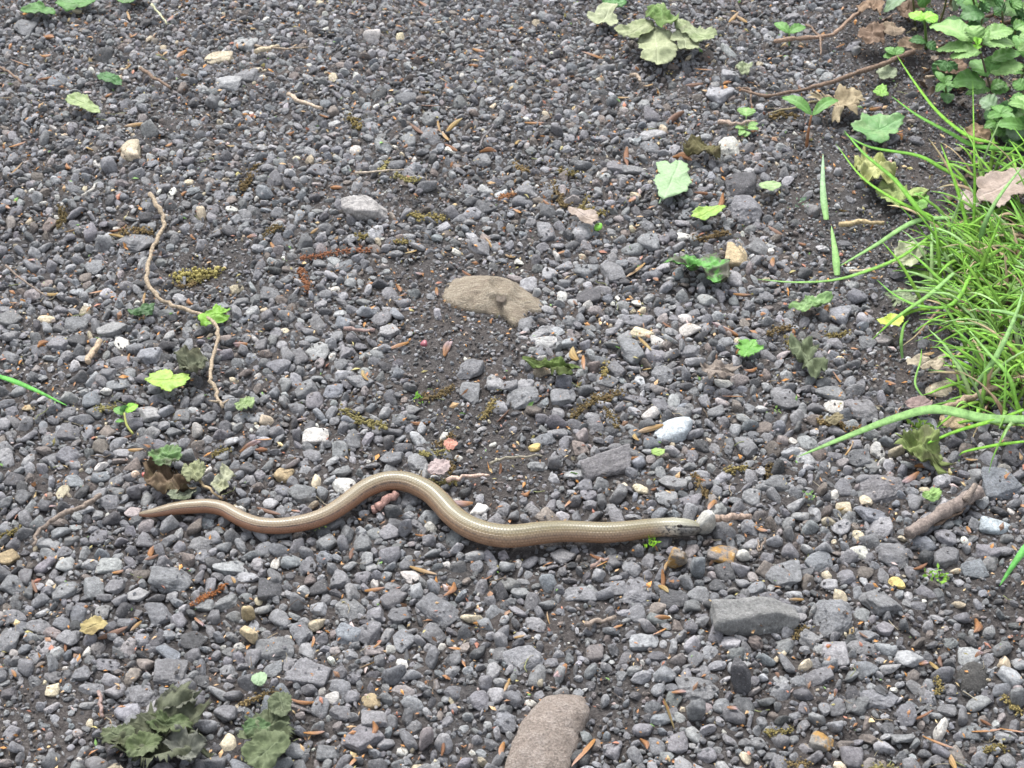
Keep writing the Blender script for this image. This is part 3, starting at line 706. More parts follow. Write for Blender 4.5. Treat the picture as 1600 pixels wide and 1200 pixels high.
def scl(r):
    n = len(r)
    s = np.stack([r * rng.uniform(.95, 1.35, n), r * rng.uniform(.8, 1.1, n), r * rng.uniform(.42, .72, n)], 1)
    return s
def cols(n, dim=1.0, sd=.17):
    c = PAL[rng.choice(len(PAL), n, p=PALP)]
    return np.clip(c * (1 + rng.normal(size=(n, 1)) * sd) * (1 + rng.normal(size=(n, 3)) * .014) * dim, .02, .8)

def add_layer(name, label, pts, dirs, faces, protos, smooth, lift, dim=1.0, p=(8, 16), soil=0.0):
    if len(WX):
        keep = np.array([worm_gap(a, b) > -.25 * r - .002 or r < .0022 for a, b, r in pts])
        pts = pts[keep]
    s = scl(pts[:, 2])
    z = height(pts[:, 0], pts[:, 1]) + s[:, 2] * rng.uniform(*lift, len(pts))
    TOPS.extend(zip(pts[:, 0], pts[:, 1], pts[:, 2], z, s[:, 2]))
    c = cols(len(pts), dim)
    if soil:
        m = rng.random(len(pts)) < soil
        c[m] = np.array([.10, .094, .092]) * rng.uniform(.6, 1.5, (int(m.sum()), 1))
    batch(name, label, dirs, faces, np.stack([pts[:, 0], pts[:, 1], z], 1), s, c, protos, smooth, p=p)

exs = np.array([[*P(s[0], s[1], .002)[:2], math.sqrt(stone_geo(*s[:4])[0] * stone_geo(*s[:4])[1])] for s in extra_stuff])
for a in exs: HB.add(*a)
A = fill(lambda n: rng.uniform(.0068, .0118, n), 34000, .84, 1.25, 9000)
A = np.vstack([exs, A]) if len(exs) else A
B_ = fill(lambda n: rng.uniform(.0038, .0072, n), 90000, .82, 1.1, 30000)
C_ = fill(lambda n: rng.uniform(.0019, .0040, n), 170000, .78, .50, 60000)
G_ = np.vstack([A, B_, C_]); g_ = G_[:, 2]
add_layer('gravel', 'grey angular gravel packed over the path', G_[g_ > .0043], *ICO[2], 60, True, (-.05, .5), p=(18, 40))
add_layer('gravel', 'grey angular chips packed over the path', G_[(g_ > .0021) & (g_ <= .0043)], *ICO[1], 60, False, (-.05, .6), p=(12, 28))
add_layer('gravel', 'fine grey chippings between the stones', G_[g_ <= .0021], *ICO[0], 40, False, (.1, 1.0), .98, p=(6, 10))
print('GRAVEL', [(int(((g_ > lo) & (g_ <= hi)).sum())) for lo, hi in ((.0043, 1), (.0021, .0043), (0, .0021))])
x, y, px, py = candidates(52000)
r = rng.uniform(.0005, .0013, len(x))
D_ = np.stack([x, y, r], 1)
add_layer('grit', 'dark grit and crumbs of soil between the gravel', D_, OCT_V, OCT_F, 20, False, (.0, 1.2), .62, p=(5, 8), soil=.72)

# height map of the finished gravel, so that litter rests on the stones
HX0, HY0, HC = -.75, y0 - .02, .001
HN = (int((y1 - y0 + .06) / HC), int(1.5 / HC))
_gy, _gx = np.mgrid[0:HN[0], 0:HN[1]]
HM = height(HX0 + _gx * HC, HY0 + _gy * HC) + .001
for X, Y, Q, Z, C in TOPS:
    if Q < .0011: continue
    i0, i1 = max(0, int((X - Q - HX0) / HC)), min(HN[1], int((X + Q - HX0) / HC) + 2)
    j0, j1 = max(0, int((Y - Q - HY0) / HC)), min(HN[0], int((Y + Q - HY0) / HC) + 2)
    if i1 <= i0 or j1 <= j0: continue
    d2 = ((HX0 + np.arange(i0, i1) * HC - X) ** 2)[None] + ((HY0 + np.arange(j0, j1) * HC - Y) ** 2)[:, None]
    top = np.where(d2 < Q * Q, Z + C * np.sqrt(np.clip(1 - d2 / (Q * Q), 0, 1)) * .95, -1)
    HM[j0:j1, i0:i1] = np.maximum(HM[j0:j1, i0:i1], top)
def surf(x, y):
    i = np.clip(((np.asarray(x) - HX0) / HC).astype(int) if np.ndim(x) else int((x - HX0) / HC), 0, HN[1] - 1)
    j = np.clip(((np.asarray(y) - HY0) / HC).astype(int) if np.ndim(y) else int((y - HY0) / HC), 0, HN[0] - 1)
    return HM[j, i]
x, y, px, py = candidates(22000)
keep = np.array([worm_gap(a, b) > .001 for a, b in zip(x, y)]); x, y = x[keep], y[keep]
r = rng.uniform(.0006, .0019, len(x)) * rng.uniform(.6, 1, len(x))
s_ = scl(r); cc = cols(len(x), .95)
m_ = rng.random(len(x)) < .35; cc[m_] = np.array([.09, .085, .083]) * rng.uniform(.6, 1.5, (int(m_.sum()), 1))
batch('grit', 'small chips and crumbs lying on top of the stones', OCT_V, OCT_F, np.stack([x, y, surf(x, y) + s_[:, 2] * .6], 1), s_, cc, 20, False, p=(6, 14))

# ---------------------------------------------------------------- leaves lying on the path
LEAFMATS = {}
def lmat(c1, c2=None, dry=False, patch=(.45, .62)):
    k = (c1, c2, dry, patch)
    if k not in LEAFMATS: LEAFMATS[k] = leaf_material('leaf_blade', c1, c2, dry, patch)
    return LEAFMATS[k]

def tube(name, pts, rad, mat, color=None, parent=None, seg=7, per=5, knobs=0.0, wob=0.0):
    pts = np.asarray(pts, float)
    rad = np.full(len(pts), rad) if np.isscalar(rad) else np.asarray(rad, float)
    C = catmull(np.column_stack([pts, rad]), per) if len(pts) > 1 else None
    p, r = C[:, :3], np.maximum(C[:, 3], 1e-5)
    n = len(p)
    if wob: p = p + wob * np.stack([vnoise(np.arange(n) * .5, np.zeros(n) + rng.integers(99), 5), vnoise(np.arange(n) * .5, np.zeros(n) + rng.integers(99), 6), .5 * vnoise(np.arange(n) * .5, np.zeros(n) + rng.integers(99), 7)], 1)
    if knobs: r = r * (1 + knobs * vnoise(np.arange(n) * .7, np.zeros(n) + rng.integers(99), 8))
    T = np.gradient(p, axis=0); T /= np.linalg.norm(T, axis=1)[:, None] + 1e-12
    ref = np.where(np.abs(T[:, 2:3]) > .9, [[1.0, 0, 0]], [[0, 0, 1.0]])
    a = np.cross(T, ref); a /= np.linalg.norm(a, axis=1)[:, None]; b = np.cross(a, T)
    th = np.linspace(0, 2 * np.pi, seg, endpoint=False)
    V = (p[:, None] + r[:, None, None] * (np.cos(th)[None, :, None] * a[:, None] + np.sin(th)[None, :, None] * b[:, None])).reshape(-1, 3)
    V = np.vstack([V, p[:1], p[-1:]])
    F = []
    for i in range(n - 1):
        for k in range(seg):
            A, B = i * seg + k, i * seg + (k + 1) % seg
            F += [(A, B, B + seg), (A, B + seg, A + seg)]
    for k in range(seg):
        F.append((n * seg, (k + 1) % seg, k)); F.append((n * seg + 1, (n - 1) * seg + k, (n - 1) * seg + (k + 1) % seg))
    o0 = p.mean(0) if parent is None else np.zeros(3)
    o = link(name, mesh_np(name, V - o0, np.array(F)), mat, parent, o0 if parent is None else None)
    if color: o.color = (*color, 1)
    return o

def flat_leaf(outline, c1, c2, label, short=None, crumple=.3, z0=.007, dry=False, stalk=None, name='fallen_leaf', centre=None, patch=(.45, .62), curl=.25, n=84, rings=9, jag=.03, nveins=5, tip=None, flaps=None):
    """a leaf lying on the gravel: outline (photo pixels) laid on the ground, curled and crumpled, with thickness and veins"""
    o = np.array(outline, float)
    c = np.array(centre if centre else (o.mean(0)))
    G = np.array([P(x, y, z0)[:2] for x, y in o]); C0 = P(c[0], c[1], z0)
    a = np.arctan2(G[:, 1] - C0[1], G[:, 0] - C0[0]); r = np.hypot(G[:, 0] - C0[0], G[:, 1] - C0[1])
    q = np.argsort(a); a, r = a[q], r[q]
    th = np.linspace(-np.pi, np.pi, n, endpoint=False)
    rr = np.interp(th, np.concatenate([a - 2 * np.pi, a, a + 2 * np.pi]), np.tile(r, 3))
    jn = np.repeat(rng.normal(size=n // 2 + 1), 2)[:n]
    jagf = jag * 1.1 * rng.normal(size=n) + jag * jn
    size = float(np.mean(r))
    ph = rng.uniform(0, 9, 6)
    veins = np.sort(rng.uniform(-np.pi, np.pi, 1) + np.linspace(0, 2 * np.pi, nveins, endpoint=False) + rng.normal(size=nveins) * .12)
    T = np.linspace(0, 1, rings + 1)[1:]
    RJ = T[:, None] * rr[None] * (1 + jagf[None] * T[:, None] ** 7)
    X = np.concatenate([[0], (RJ * np.cos(th)[None]).ravel()]); Y = np.concatenate([[0], (RJ * np.sin(th)[None]).ravel()])
    t = np.concatenate([[0], np.repeat(T, n)]); tt = np.concatenate([[0], np.tile(th, rings)])
    wx, wy = X + C0[0], Y + C0[1]
    u, v = X / size, Y / size
    z = size * crumple * (.55 * vnoise(u * 1.3 + ph[0], v * 1.3 + ph[1], 21) + .38 * vnoise(u * 2.9 + ph[2], v * 2.9 + ph[3], 22) * (.4 + .6 * t) + .2 * vnoise(u * 6 + ph[4], v * 6, 23) * t)
    z += size * curl * t ** 3 * (.5 + .5 * np.sin(tt * 2 + ph[5])) * 0.8
    far = int(np.argmax(r)); ax = np.array([math.cos(a[far]), math.sin(a[far])])
    al, cr = (X * ax[0] + Y * ax[1]) / size, (-X * ax[1] + Y * ax[0]) / size
    vein = np.exp(-(cr / .035) ** 2)
    side = np.abs(np.sin(al * 5.2 - np.abs(cr) * 4.2 + ph[0]))
    vein = np.maximum(vein, .6 * np.clip(1 - side * 4.5, 0, 1) * np.clip(1.2 - t, 0, 1))
    if crumple > .38:
        ridge = 1 - np.abs(vnoise(u * 2.1 + ph[3], v * 2.1 + ph[1], 31)) * 2
        z += size * crumple * .30 * np.clip(ridge, -.4, 1)
        z += size * crumple * .10 * (1 - 2 * np.abs(vnoise(u * 5.2 + ph[3], v * 5.2, 32)))
        X = X + size * crumple * .30 * t * vnoise(u * 2.3 + ph[1], v * 2.3, 33) * (1 - .5 * t)
        Y = Y + size * crumple * .30 * t * vnoise(u * 2.3, v * 2.3 + ph[2], 34) * (1 - .5 * t)
    z -= .02 * size * vein
    # keep above the ground
    V = np.stack([X, Y, np.maximum(z, -z0 * .8)], 1)
    F = [(0, 1 + k, 1 + (k + 1) % n) for k in range(n)]
    for i in range(rings - 1):
        b = 1 + i * n
        for k in range(n):
            A, B = b + k, b + (k + 1) % n
            F += [(A, A + n, B + n), (A, B + n, B)]
    F = np.array(F); nv = len(V)
    V2 = np.vstack([V, V - np.array([0, 0, .00025])])
    rim = []
    b = 1 + (rings - 1) * n
    for k in range(n):
        A, B = b + k, b + (k + 1) % n
        rim += [(A, A + nv, B + nv), (A, B + nv, B)]
    FF = np.vstack([F, F[:, ::-1] + nv, np.array(rim)])
    ob = link(name, mesh_np(name, V2, FF, True, {'vein': np.tile(vein, 2)}), lmat(c1, c2, dry, patch), None, C0)
    tag(ob, label, 'leaf', 'leaves lying on the path')
    if stalk:
        s = [P(x, y, z0 * (.9 if i == 0 else .6)) - C0 for i, (x, y) in enumerate(stalk)]
        st = tube('stalk', s, mpp(*c)[0] * 1.3, M_STALK, tuple(min(1, k * 1.1 + .02) for k in c1), ob, 6)
    for fo, f1, f2, fk in (flaps or []):
        fl = flat_leaf(fo, f1, f2, None, None, name='leaf_flap', dry=dry, **fk)
        for q_ in ('label', 'category', 'group'):
            if q_ in fl: del fl[q_]
        fl.parent = ob; fl.location = fl.location - ob.location
    if short: mark(c[0], c[1], short)
    return ob

SAGE = (.40, .45, .29)
LEAVES = [
    ([(1030, 254), (1040, 252), (1048, 258), (1056, 252), (1066, 254), (1078, 266), (1072, 272), (1076, 290), (1062, 304), (1052, 305), (1036, 312), (1029, 295), (1032, 272)], (.31, .45, .25), (.26, .40, .20), 'pale mint-green leaf lying flat with a notched top', 'the mint-green leaf', dict(crumple=.12, curl=.1, z0=.010, stalk=[(1035, 306), (1030, 318)])),
    ([(1002, 52), (1022, 42), (1042, 48), (1052, 66), (1056, 84), (1045, 92), (1036, 95), (1030, 104), (1022, 95), (1001, 90), (1006, 80), (998, 68)], (.33, .36, .22), (.27, .30, .175), 'large wilted maple leaf, pale underside up, at the top', 'the wilted maple leaf', dict(crumple=.3, curl=.1, z0=.016, n=96, rings=12, dry=True, stalk=[(1038, 45), (1042, 25), (1034, 5)], flaps=[
        ([(959, 53), (980, 44), (1018, 34), (1024, 44), (1000, 55), (980, 61)], (.29, .32, .19), (.20, .24, .12), dict(z0=.018, crumple=.35)),
        ([(1054, 50), (1070, 45), (1083, 56), (1085, 76), (1072, 83), (1058, 70)], (.31, .34, .21), (.26, .29, .17), dict(z0=.017, crumple=.35)),
        ([(1060, 30), (1085, 41), (1118, 61), (1100, 66), (1076, 54)], (.28, .32, .19), (.2, .25, .12), dict(z0=.018, crumple=.35)),
        ([(1016, 14), (1030, 7), (1046, 24), (1056, 40), (1034, 47), (1018, 34)], (.12, .20, .06), (.20, .27, .11), dict(z0=.021, crumple=.5))])),
    ([(920, 38), (930, 20), (945, 8), (962, 5), (958, 20), (955, 38), (945, 33), (935, 40)], (.35, .38, .25), (.28, .31, .19), 'small pale sage leaf left of the wilted maple leaf', 'the pale sage leaf', dict(crumple=.35, z0=.012, dry=True)),
    ([(944, 12), (955, 0), (972, -4), (974, 8), (962, 10)], (.12, .28, .09), None, 'dark green leaf bit behind the pale sage leaf', None, dict(crumple=.4, z0=.012)),
    ([(1081, 341), (1095, 326), (1115, 324), (1133, 320), (1128, 332), (1110, 340), (1095, 345)], (.29, .45, .09), (.24, .40, .08), 'bright yellow-green leaf piece below the mint-green leaf', 'the bright leaf piece', dict(crumple=.2, z0=.010)),
    ([(1258, 163), (1280, 158), (1305, 152), (1312, 140), (1322, 144), (1340, 150), (1350, 163), (1340, 182), (1330, 170), (1318, 175), (1310, 190), (1300, 172), (1280, 168)], (.34, .285, .185), (.23, .185, .115), 'dry tan maple leaf behind the tall seedling', 'the dry tan leaf', dict(crumple=.45, z0=.012, dry=True, jag=.08)),
    ([(1327, 202), (1345, 192), (1348, 180), (1362, 184), (1375, 180), (1385, 188), (1411, 190), (1402, 202), (1400, 210), (1388, 208), (1384, 222), (1365, 222), (1350, 218), (1340, 210)], (.15, .32, .11), (.22, .36, .15), 'flat green ivy-like leaf with lobes, right of the seedling', 'the green lobed leaf', dict(crumple=.2, z0=.010)),
    ([(1522, 282), (1540, 275), (1570, 273), (1585, 265), (1606, 275), (1606, 305), (1580, 310), (1560, 325), (1545, 315), (1530, 312), (1526, 300), (1535, 294)], (.35, .285, .24), (.27, .215, .175), 'dry pinkish tan leaf behind the grass at the right edge', 'the pinkish tan leaf', dict(crumple=.16, z0=.020, dry=True, curl=.1)),
    ([(1331, 252), (1345, 258), (1350, 243), (1365, 250), (1385, 265), (1400, 280), (1402, 298), (1388, 285), (1375, 290), (1362, 298), (1348, 290), (1340, 270)], (.38, .40, .18), (.22, .24, .08), 'crinkled yellowish leaf lying behind the grass blades', 'the crinkled yellowish leaf', dict(crumple=.8, z0=.010, dry=True)),
    ([(229, 592), (245, 580), (256, 576), (267, 578), (270, 588), (285, 586), (298, 594), (290, 602), (272, 605), (262, 613), (250, 606)], (.34, .50, .10), (.28, .45, .08), 'bright lime-green lobed leaf on the left of the path', 'the lime-green leaf', dict(crumple=.22, z0=.011)),
    ([(308, 498), (318, 490), (333, 488), (338, 479), (349, 482), (347, 492), (362, 486), (360, 495), (340, 500), (322, 506)], (.20, .40, .045), (.17, .35, .04), 'bright green leaf with two lobes under the long vine twig', 'the leaf under the vine twig', dict(crumple=.35, z0=.010)),
    ([(105, 152), (120, 150), (140, 158), (152, 165), (154, 176), (138, 176), (125, 167)], (.31, .39, .18), (.24, .32, .13), 'narrow dull green leaf curled at the upper left', 'the dull green leaf', dict(crumple=.3, z0=.010)),
    ([(154, 118), (168, 115), (180, 120), (189, 130), (176, 129), (160, 127)], (.07, .19, .055), None, 'small dark green leaf above the dull green leaf', None, dict(crumple=.3)),
    ([(30, 10), (45, 7), (70, 10), (86, 15), (85, 23), (60, 24), (40, 20)], (.10, .24, .06), None, 'green leaf lying in the top left corner, left one', 'the corner leaf', dict(crumple=.25, z0=.009)),
    ([(88, 12), (105, -5), (130, -8), (150, 0), (140, 12), (120, 8), (105, 17)], (.11, .26, .065), None, 'green leaf cut by the top edge, right of the corner leaf', None, dict(crumple=.25, z0=.009)),
    ([(180, 0), (200, -12), (224, -8), (222, 3), (200, 4)], (.11, .24, .065), None, 'green leaf tip at the top edge, third from the corner', None, dict(crumple=.2)),
    ([(1033, 414), (1050, 408), (1075, 398), (1100, 400), (1120, 398), (1140, 408), (1143, 425), (1135, 441), (1112, 437), (1098, 430), (1085, 424), (1060, 420), (1040, 417)], (.13, .36, .075), (.085, .085, .06), 'crumpled leaf, half withered dark, half bright green', 'the half-green crumpled leaf', dict(crumple=.45, z0=.012, patch=(.46, .54), n=96)),
    ([(1151, 540), (1165, 532), (1175, 531), (1183, 540), (1195, 542), (1180, 550), (1162, 556)], (.16, .38, .07), (.12, .31, .055), 'small toothed green leaf with a pale husk across it', 'the small toothed leaf', dict(crumple=.2, z0=.010, jag=.08)),
    ([(1095, 572), (1110, 568), (1128, 572), (1145, 572), (1160, 580), (1148, 588), (1130, 582), (1118, 590), (1110, 598), (1104, 588)], (.24, .205, .175), (.17, .14, .12), 'brown dry oak-like leaf below the small toothed leaf', 'the brown oak-like leaf', dict(crumple=.5, z0=.011, dry=True)),
    ([(1233, 477), (1255, 472), (1275, 464), (1298, 460), (1302, 466), (1285, 474), (1268, 483), (1258, 488), (1248, 482)], (.21, .35, .13), (.16, .27, .09), 'narrow twisted green leaf strip beside the grass', 'the twisted leaf strip', dict(crumple=.5, z0=.009)),
    ([(1236, 530), (1250, 528), (1252, 545), (1268, 560), (1285, 565), (1292, 580), (1278, 590), (1262, 585), (1255, 568), (1240, 553)], (.14, .17, .10), (.09, .11, .06), 'withered dark green leaf strung out left of the grass', 'the withered strung-out leaf', dict(crumple=.8, z0=.009, dry=True)),
    ([(1370, 500), (1385, 497), (1398, 491), (1412, 497), (1408, 505), (1403, 513), (1390, 508), (1378, 507)], (.52, .62, .10), (.4, .55, .1), 'yellow leaf at the left edge of the grass tuft', 'the yellow leaf', dict(crumple=.2, z0=.012)),
    ([(1413, 570), (1430, 566), (1455, 562), (1478, 551), (1475, 563), (1467, 578), (1452, 573), (1435, 577), (1420, 578)], (.38, .33, .245), (.28, .235, .165), 'pale tan dry leaf lying in front of the grass', 'the pale tan leaf', dict(crumple=.4, z0=.014, dry=True)),
    ([(1382, 690), (1405, 695), (1420, 702), (1425, 680), (1440, 668), (1452, 690), (1450, 713), (1468, 718), (1490, 728), (1482, 735), (1462, 727), (1440, 725), (1420, 718), (1398, 706)], (.18, .23, .08), (.10, .11, .05), 'mossy green shrivelled leaf below the wide grass blade', 'the shrivelled mossy leaf', dict(crumple=.8, z0=.009, dry=True, centre=(1438, 705))),
    ([(1441, 775), (1452, 768), (1465, 763), (1462, 780), (1448, 783)], (.26, .41, .13), (.16, .28, .09), 'little folded green leaf left of the broken stick', None, dict(crumple=.4)),
    ([(155, 1143), (180, 1138), (195, 1140), (225, 1128), (222, 1115), (245, 1118), (240, 1102), (262, 1085), (290, 1080), (305, 1090), (310, 1105), (332, 1118), (315, 1132), (300, 1140), (320, 1165), (333, 1180), (325, 1196), (305, 1182), (290, 1170), (280, 1185), (255, 1197), (225, 1207), (222, 1190), (205, 1182), (200, 1165), (185, 1160), (178, 1168), (165, 1160)], (.065, .072, .042), (.11, .12, .08), 'large crumpled dark green leaf at the bottom left', 'the large crumpled leaf', dict(crumple=.42, z0=.010, dry=True, centre=(248, 1142), n=160, rings=26, jag=.06, curl=.1, patch=(.4, .6), flaps=[
        ([(225, 1128), (222, 1115), (245, 1118), (265, 1125), (292, 1120), (302, 1138), (270, 1150), (240, 1140)], (.075, .10, .045), (.105, .125, .065), dict(z0=.013, crumple=.5, jag=.06)),
        ([(240, 1102), (262, 1085), (290, 1080), (308, 1092), (300, 1106), (270, 1107)], (.095, .10, .075), (.13, .135, .105), dict(z0=.012, crumple=.5, jag=.06)),
        ([(198, 1165), (212, 1148), (245, 1147), (252, 1165), (228, 1182), (205, 1184)], (.085, .11, .05), (.12, .14, .08), dict(z0=.013, crumple=.4, jag=.05)),
        ([(255, 1150), (300, 1152), (324, 1172), (302, 1188), (270, 1172)], (.10, .105, .085), (.16, .165, .14), dict(z0=.014, crumple=.6, jag=.06)),
        ([(157, 1142), (182, 1137), (205, 1140), (215, 1152), (190, 1162), (168, 1160)], (.105, .125, .07), (.075, .085, .045), dict(z0=.012, crumple=.4, jag=.05))])),
    ([(430, 1085), (448, 1082), (452, 1100), (448, 1120), (452, 1140), (447, 1165), (430, 1190), (412, 1204), (395, 1202), (388, 1180), (392, 1165), (368, 1155), (385, 1140), (385, 1128), (405, 1125), (418, 1115), (418, 1098)], (.13, .155, .09), (.085, .10, .055), 'crumpled grey-green leaf with curled rim at the bottom', 'the crumpled grey-green leaf', dict(crumple=.42, z0=.010, dry=True, centre=(420, 1145), n=130, rings=22, jag=.05, curl=.1, patch=(.4, .6), flaps=[
        ([(428, 1086), (448, 1080), (454, 1100), (446, 1122), (424, 1110)], (.095, .115, .065), (.12, .14, .085), dict(z0=.015, crumple=.4)),
        ([(388, 1162), (420, 1148), (450, 1156), (434, 1190), (412, 1206), (393, 1202)], (.10, .125, .065), (.12, .145, .08), dict(z0=.015, crumple=.4)),
        ([(383, 1128), (405, 1122), (422, 1135), (405, 1152), (383, 1146)], (.075, .125, .055), (.09, .11, .06), dict(z0=.014, crumple=.5))])),
    ([(232, 710), (250, 702), (275, 698), (285, 710), (280, 726), (262, 728), (240, 725)], (.13, .235, .08), (.09, .11, .055), 'green remnant leaf topping the withered heap by the tail', 'the withered heap', dict(crumple=.5, z0=.013)),
    ([(285, 740), (295, 722), (318, 725), (320, 740), (310, 752), (295, 750)], (.26, .28, .16), (.15, .16, .09), 'grey-green shrivelled leaf right of the withered heap', None, dict(crumple=.7, z0=.012, dry=True)),
    ([(232, 730), (260, 728), (285, 745), (305, 765), (290, 775), (262, 770), (240, 768), (228, 750)], (.14, .10, .065), (.09, .07, .04), 'brown rotted leaf matted above the tail of the slow worm', None, dict(crumple=.8, z0=.008, dry=True)),
    ([(262, 775), (285, 770), (305, 762), (300, 775), (285, 782), (268, 783)], (.18, .20, .14), (.1, .12, .07), 'curled grey leaf edge just above the tail', None, dict(crumple=.5, z0=.010, dry=True)),
    ([(335, 765), (345, 745), (355, 728), (362, 735), (355, 752), (345, 768)], (.36, .37, .26), (.24, .25, .15), 'slim pale dry leaf standing between heap and worm', None, dict(crumple=.6, z0=.012, dry=True)),
    ([(888, 323), (900, 326), (912, 330), (925, 332), (935, 345), (925, 353), (912, 345), (900, 340)], (.36, .30, .26), (.26, .21, .17), 'thin brown notched leaf above the round green bud', 'the brown notched leaf', dict(crumple=.25, z0=.010, dry=True)),
    ([(1066, 232), (1080, 222), (1100, 225), (1125, 230), (1122, 245), (1105, 238), (1085, 240)], (.12, .11, .05), (.07, .06, .03), 'dark curled leaf left of the broken white flint', 'the dark curled leaf', dict(crumple=.7, z0=.011, dry=True)),
    ([(813, 566), (832, 562), (852, 561), (862, 566), (885, 568), (906, 576), (897, 586), (880, 577), (860, 572), (835, 571)], (.11, .16, .045), (.07, .09, .03), 'stringy torn green leaf in the middle of the path', 'the stringy torn leaf', dict(crumple=.7, z0=.009, dry=True)),
    ([(1187, 287), (1205, 283), (1220, 289), (1212, 297), (1192, 298)], (.34, .48, .22), None, 'small pale green leaf right of the mint-green leaf', None, dict(crumple=.2, z0=.009)),
    ([(1150, 108), (1160, 100), (1170, 98), (1172, 108), (1162, 116)], (.31, .36, .21), None, 'tiny folded grey-green leaf right of the wilted maple leaf', None, dict(crumple=.5, z0=.010)),
    ([(272, 560), (295, 552), (318, 558), (315, 580), (305, 592), (290, 588), (280, 575)], (.12, .13, .085), (.08, .08, .05), 'shrivelled dark leaf behind the lime-green leaf', None, dict(crumple=.8, z0=.009, dry=True)),
    ([(200, 490), (220, 482), (238, 475), (240, 485), (225, 493)], (.065, .14, .05), None, 'small dark green leaf above the bluish slate', None, dict(crumple=.4)),
    ([(1372, 288), (1395, 285), (1420, 300), (1450, 300), (1440, 315), (1415, 312), (1400, 322)], (.30, .37, .14), (.2, .24, .09), 'yellowish crinkled leaf under the crossing grass blades', None, dict(crumple=.6, z0=.010, dry=True)),
    ([(1424, 310), (1440, 303), (1450, 315), (1434, 324)], (.22, .45, .09), None, 'small round green leaf among the grass blades', None, dict(crumple=.3, z0=.012)),
    ([(1402, 388), (1425, 375), (1440, 385), (1440, 405), (1425, 418), (1408, 410)], (.36, .38, .25), (.26, .28, .16), 'dull folded leaf caught in the grass', None, dict(crumple=.35, z0=.014, dry=True)),
    ([(1388, 465), (1410, 455), (1430, 460), (1425, 478), (1400, 480)], (.26, .31, .19), (.17, .2, .11), 'dull green toothed leaf left of the grass roots', None, dict(crumple=.4, z0=.010, dry=True, jag=.08)),
    ([(1500, 320), (1508, 302), (1525, 302), (1521, 324), (1510, 332)], (.41, .34, .30), None, 'pinkish leaf scrap left of the pinkish tan leaf', None, dict(crumple=.3, z0=.014, dry=True)),
    ([(1348, 48), (1370, 45), (1382, 60), (1362, 74), (1350, 66)], (.20, .14, .10), None, 'dead brown leaf below the upper right bank, left one', None, dict(crumple=.45, z0=.014, dry=True)),
    ([(1380, 52), (1395, 36), (1410, 40), (1405, 55), (1392, 58)], (.27, .21, .15), None, 'dead tan leaf under the green plants, second from the left', None, dict(crumple=.35, z0=.016, dry=True)),
    ([(1405, 75), (1420, 60), (1440, 62), (1437, 76), (1418, 80)], (.30, .22, .15), None, 'dead tan leaf at the foot of the small lobed plant', None, dict(crumple=.35, z0=.012, dry=True)),
    ([(1345, 22), (1352, 5), (1370, -6), (1378, 10), (1366, 22)], (.27, .19, .13), None, 'dead brown leaf at the top edge, by the bank', None, dict(crumple=.5, z0=.016, dry=True)),
    ([(1400, 20), (1412, 6), (1434, 8), (1432, 26), (1414, 30)], (.17, .12, .085), None, 'dark rotten leaf deep under the plants', None, dict(crumple=.5, z0=.012, dry=True)),
    ([(1460, 110), (1480, 98), (1505, 102), (1500, 118), (1478, 122)], (.19, .13, .09), None, 'dark brown leaf beneath the pale-topped plant', None, dict(crumple=.5, z0=.010, dry=True)),
    ([(1510, 200), (1525, 196), (1545, 205), (1538, 222), (1520, 218)], (.25, .18, .11), None, 'brown leaf on the soil below the pale-topped plant', None, dict(crumple=.4, z0=.010, dry=True)),
    ([(367, 632), (380, 625), (395, 622), (397, 632), (382, 642)], (.26, .36, .15), None, 'small green leaf at the foot of the vine twig', None, dict(crumple=.4)),
    ([(1017, 706), (1030, 701), (1039, 704), (1032, 711), (1022, 711)], (.3, .45, .12), None, 'tiny green leaf scrap below the blue-white pebble', None, dict(crumple=.2)),
    ([(393, 1060), (407, 1051), (416, 1065), (402, 1071)], (.30, .42, .25), None, 'tiny mint leaf scrap above the crumpled grey-green leaf', None, dict(crumple=.2)),
    ([(1372, 118), (1384, 106), (1397, 107), (1390, 120), (1380, 126)], (.30, .35, .22), None, 'pale green leaf scrap against the long bramble twig', None, dict(crumple=.3)),
    ([(1369, 138), (1378, 133), (1385, 142), (1381, 152), (1372, 150)], (.24, .45, .09), None, 'small bright green leaf above the green lobed leaf', None, dict(crumple=.3)),
    ([(124, 985), (140, 968), (160, 967), (168, 975), (152, 988), (135, 989)], (.34, .28, .13), (.24, .19, .09), 'olive-tan dry leaf with a husk lying across it', 'the olive-tan leaf', dict(crumple=.35, dry=True, z0=.009)),
    ([(1290, 660), (1300, 650), (1315, 648), (1310, 660)], (.2, .17, .1), None, 'tiny brown leaf scrap left of the grass', None, dict(crumple=.4, dry=True)),
    ([(1415, 630), (1430, 622), (1455, 630), (1448, 642), (1425, 640)], (.24, .18, .165), None, 'small purplish dry leaf above the wide grass blade', None, dict(crumple=.35, dry=True, z0=.01)),
    ([(695, 690), (708, 686), (714, 697), (704, 703), (697, 700)], (.5, .25, .19), None, 'pinkish dry scrap on the catkin fluff above the worm', None, dict(crumple=.4, dry=True, z0=.011)),
    ([(668, 735), (685, 720), (700, 722), (698, 738), (680, 745)], (.38, .31, .30), None, 'pale mauve leaf scrap behind the arch of the worm', None, dict(crumple=.4, dry=True, z0=.010)),
]
for ol, c1, c2, lab, short, kw in LEAVES:
    flat_leaf(ol, c1, c2, lab, short, **kw)

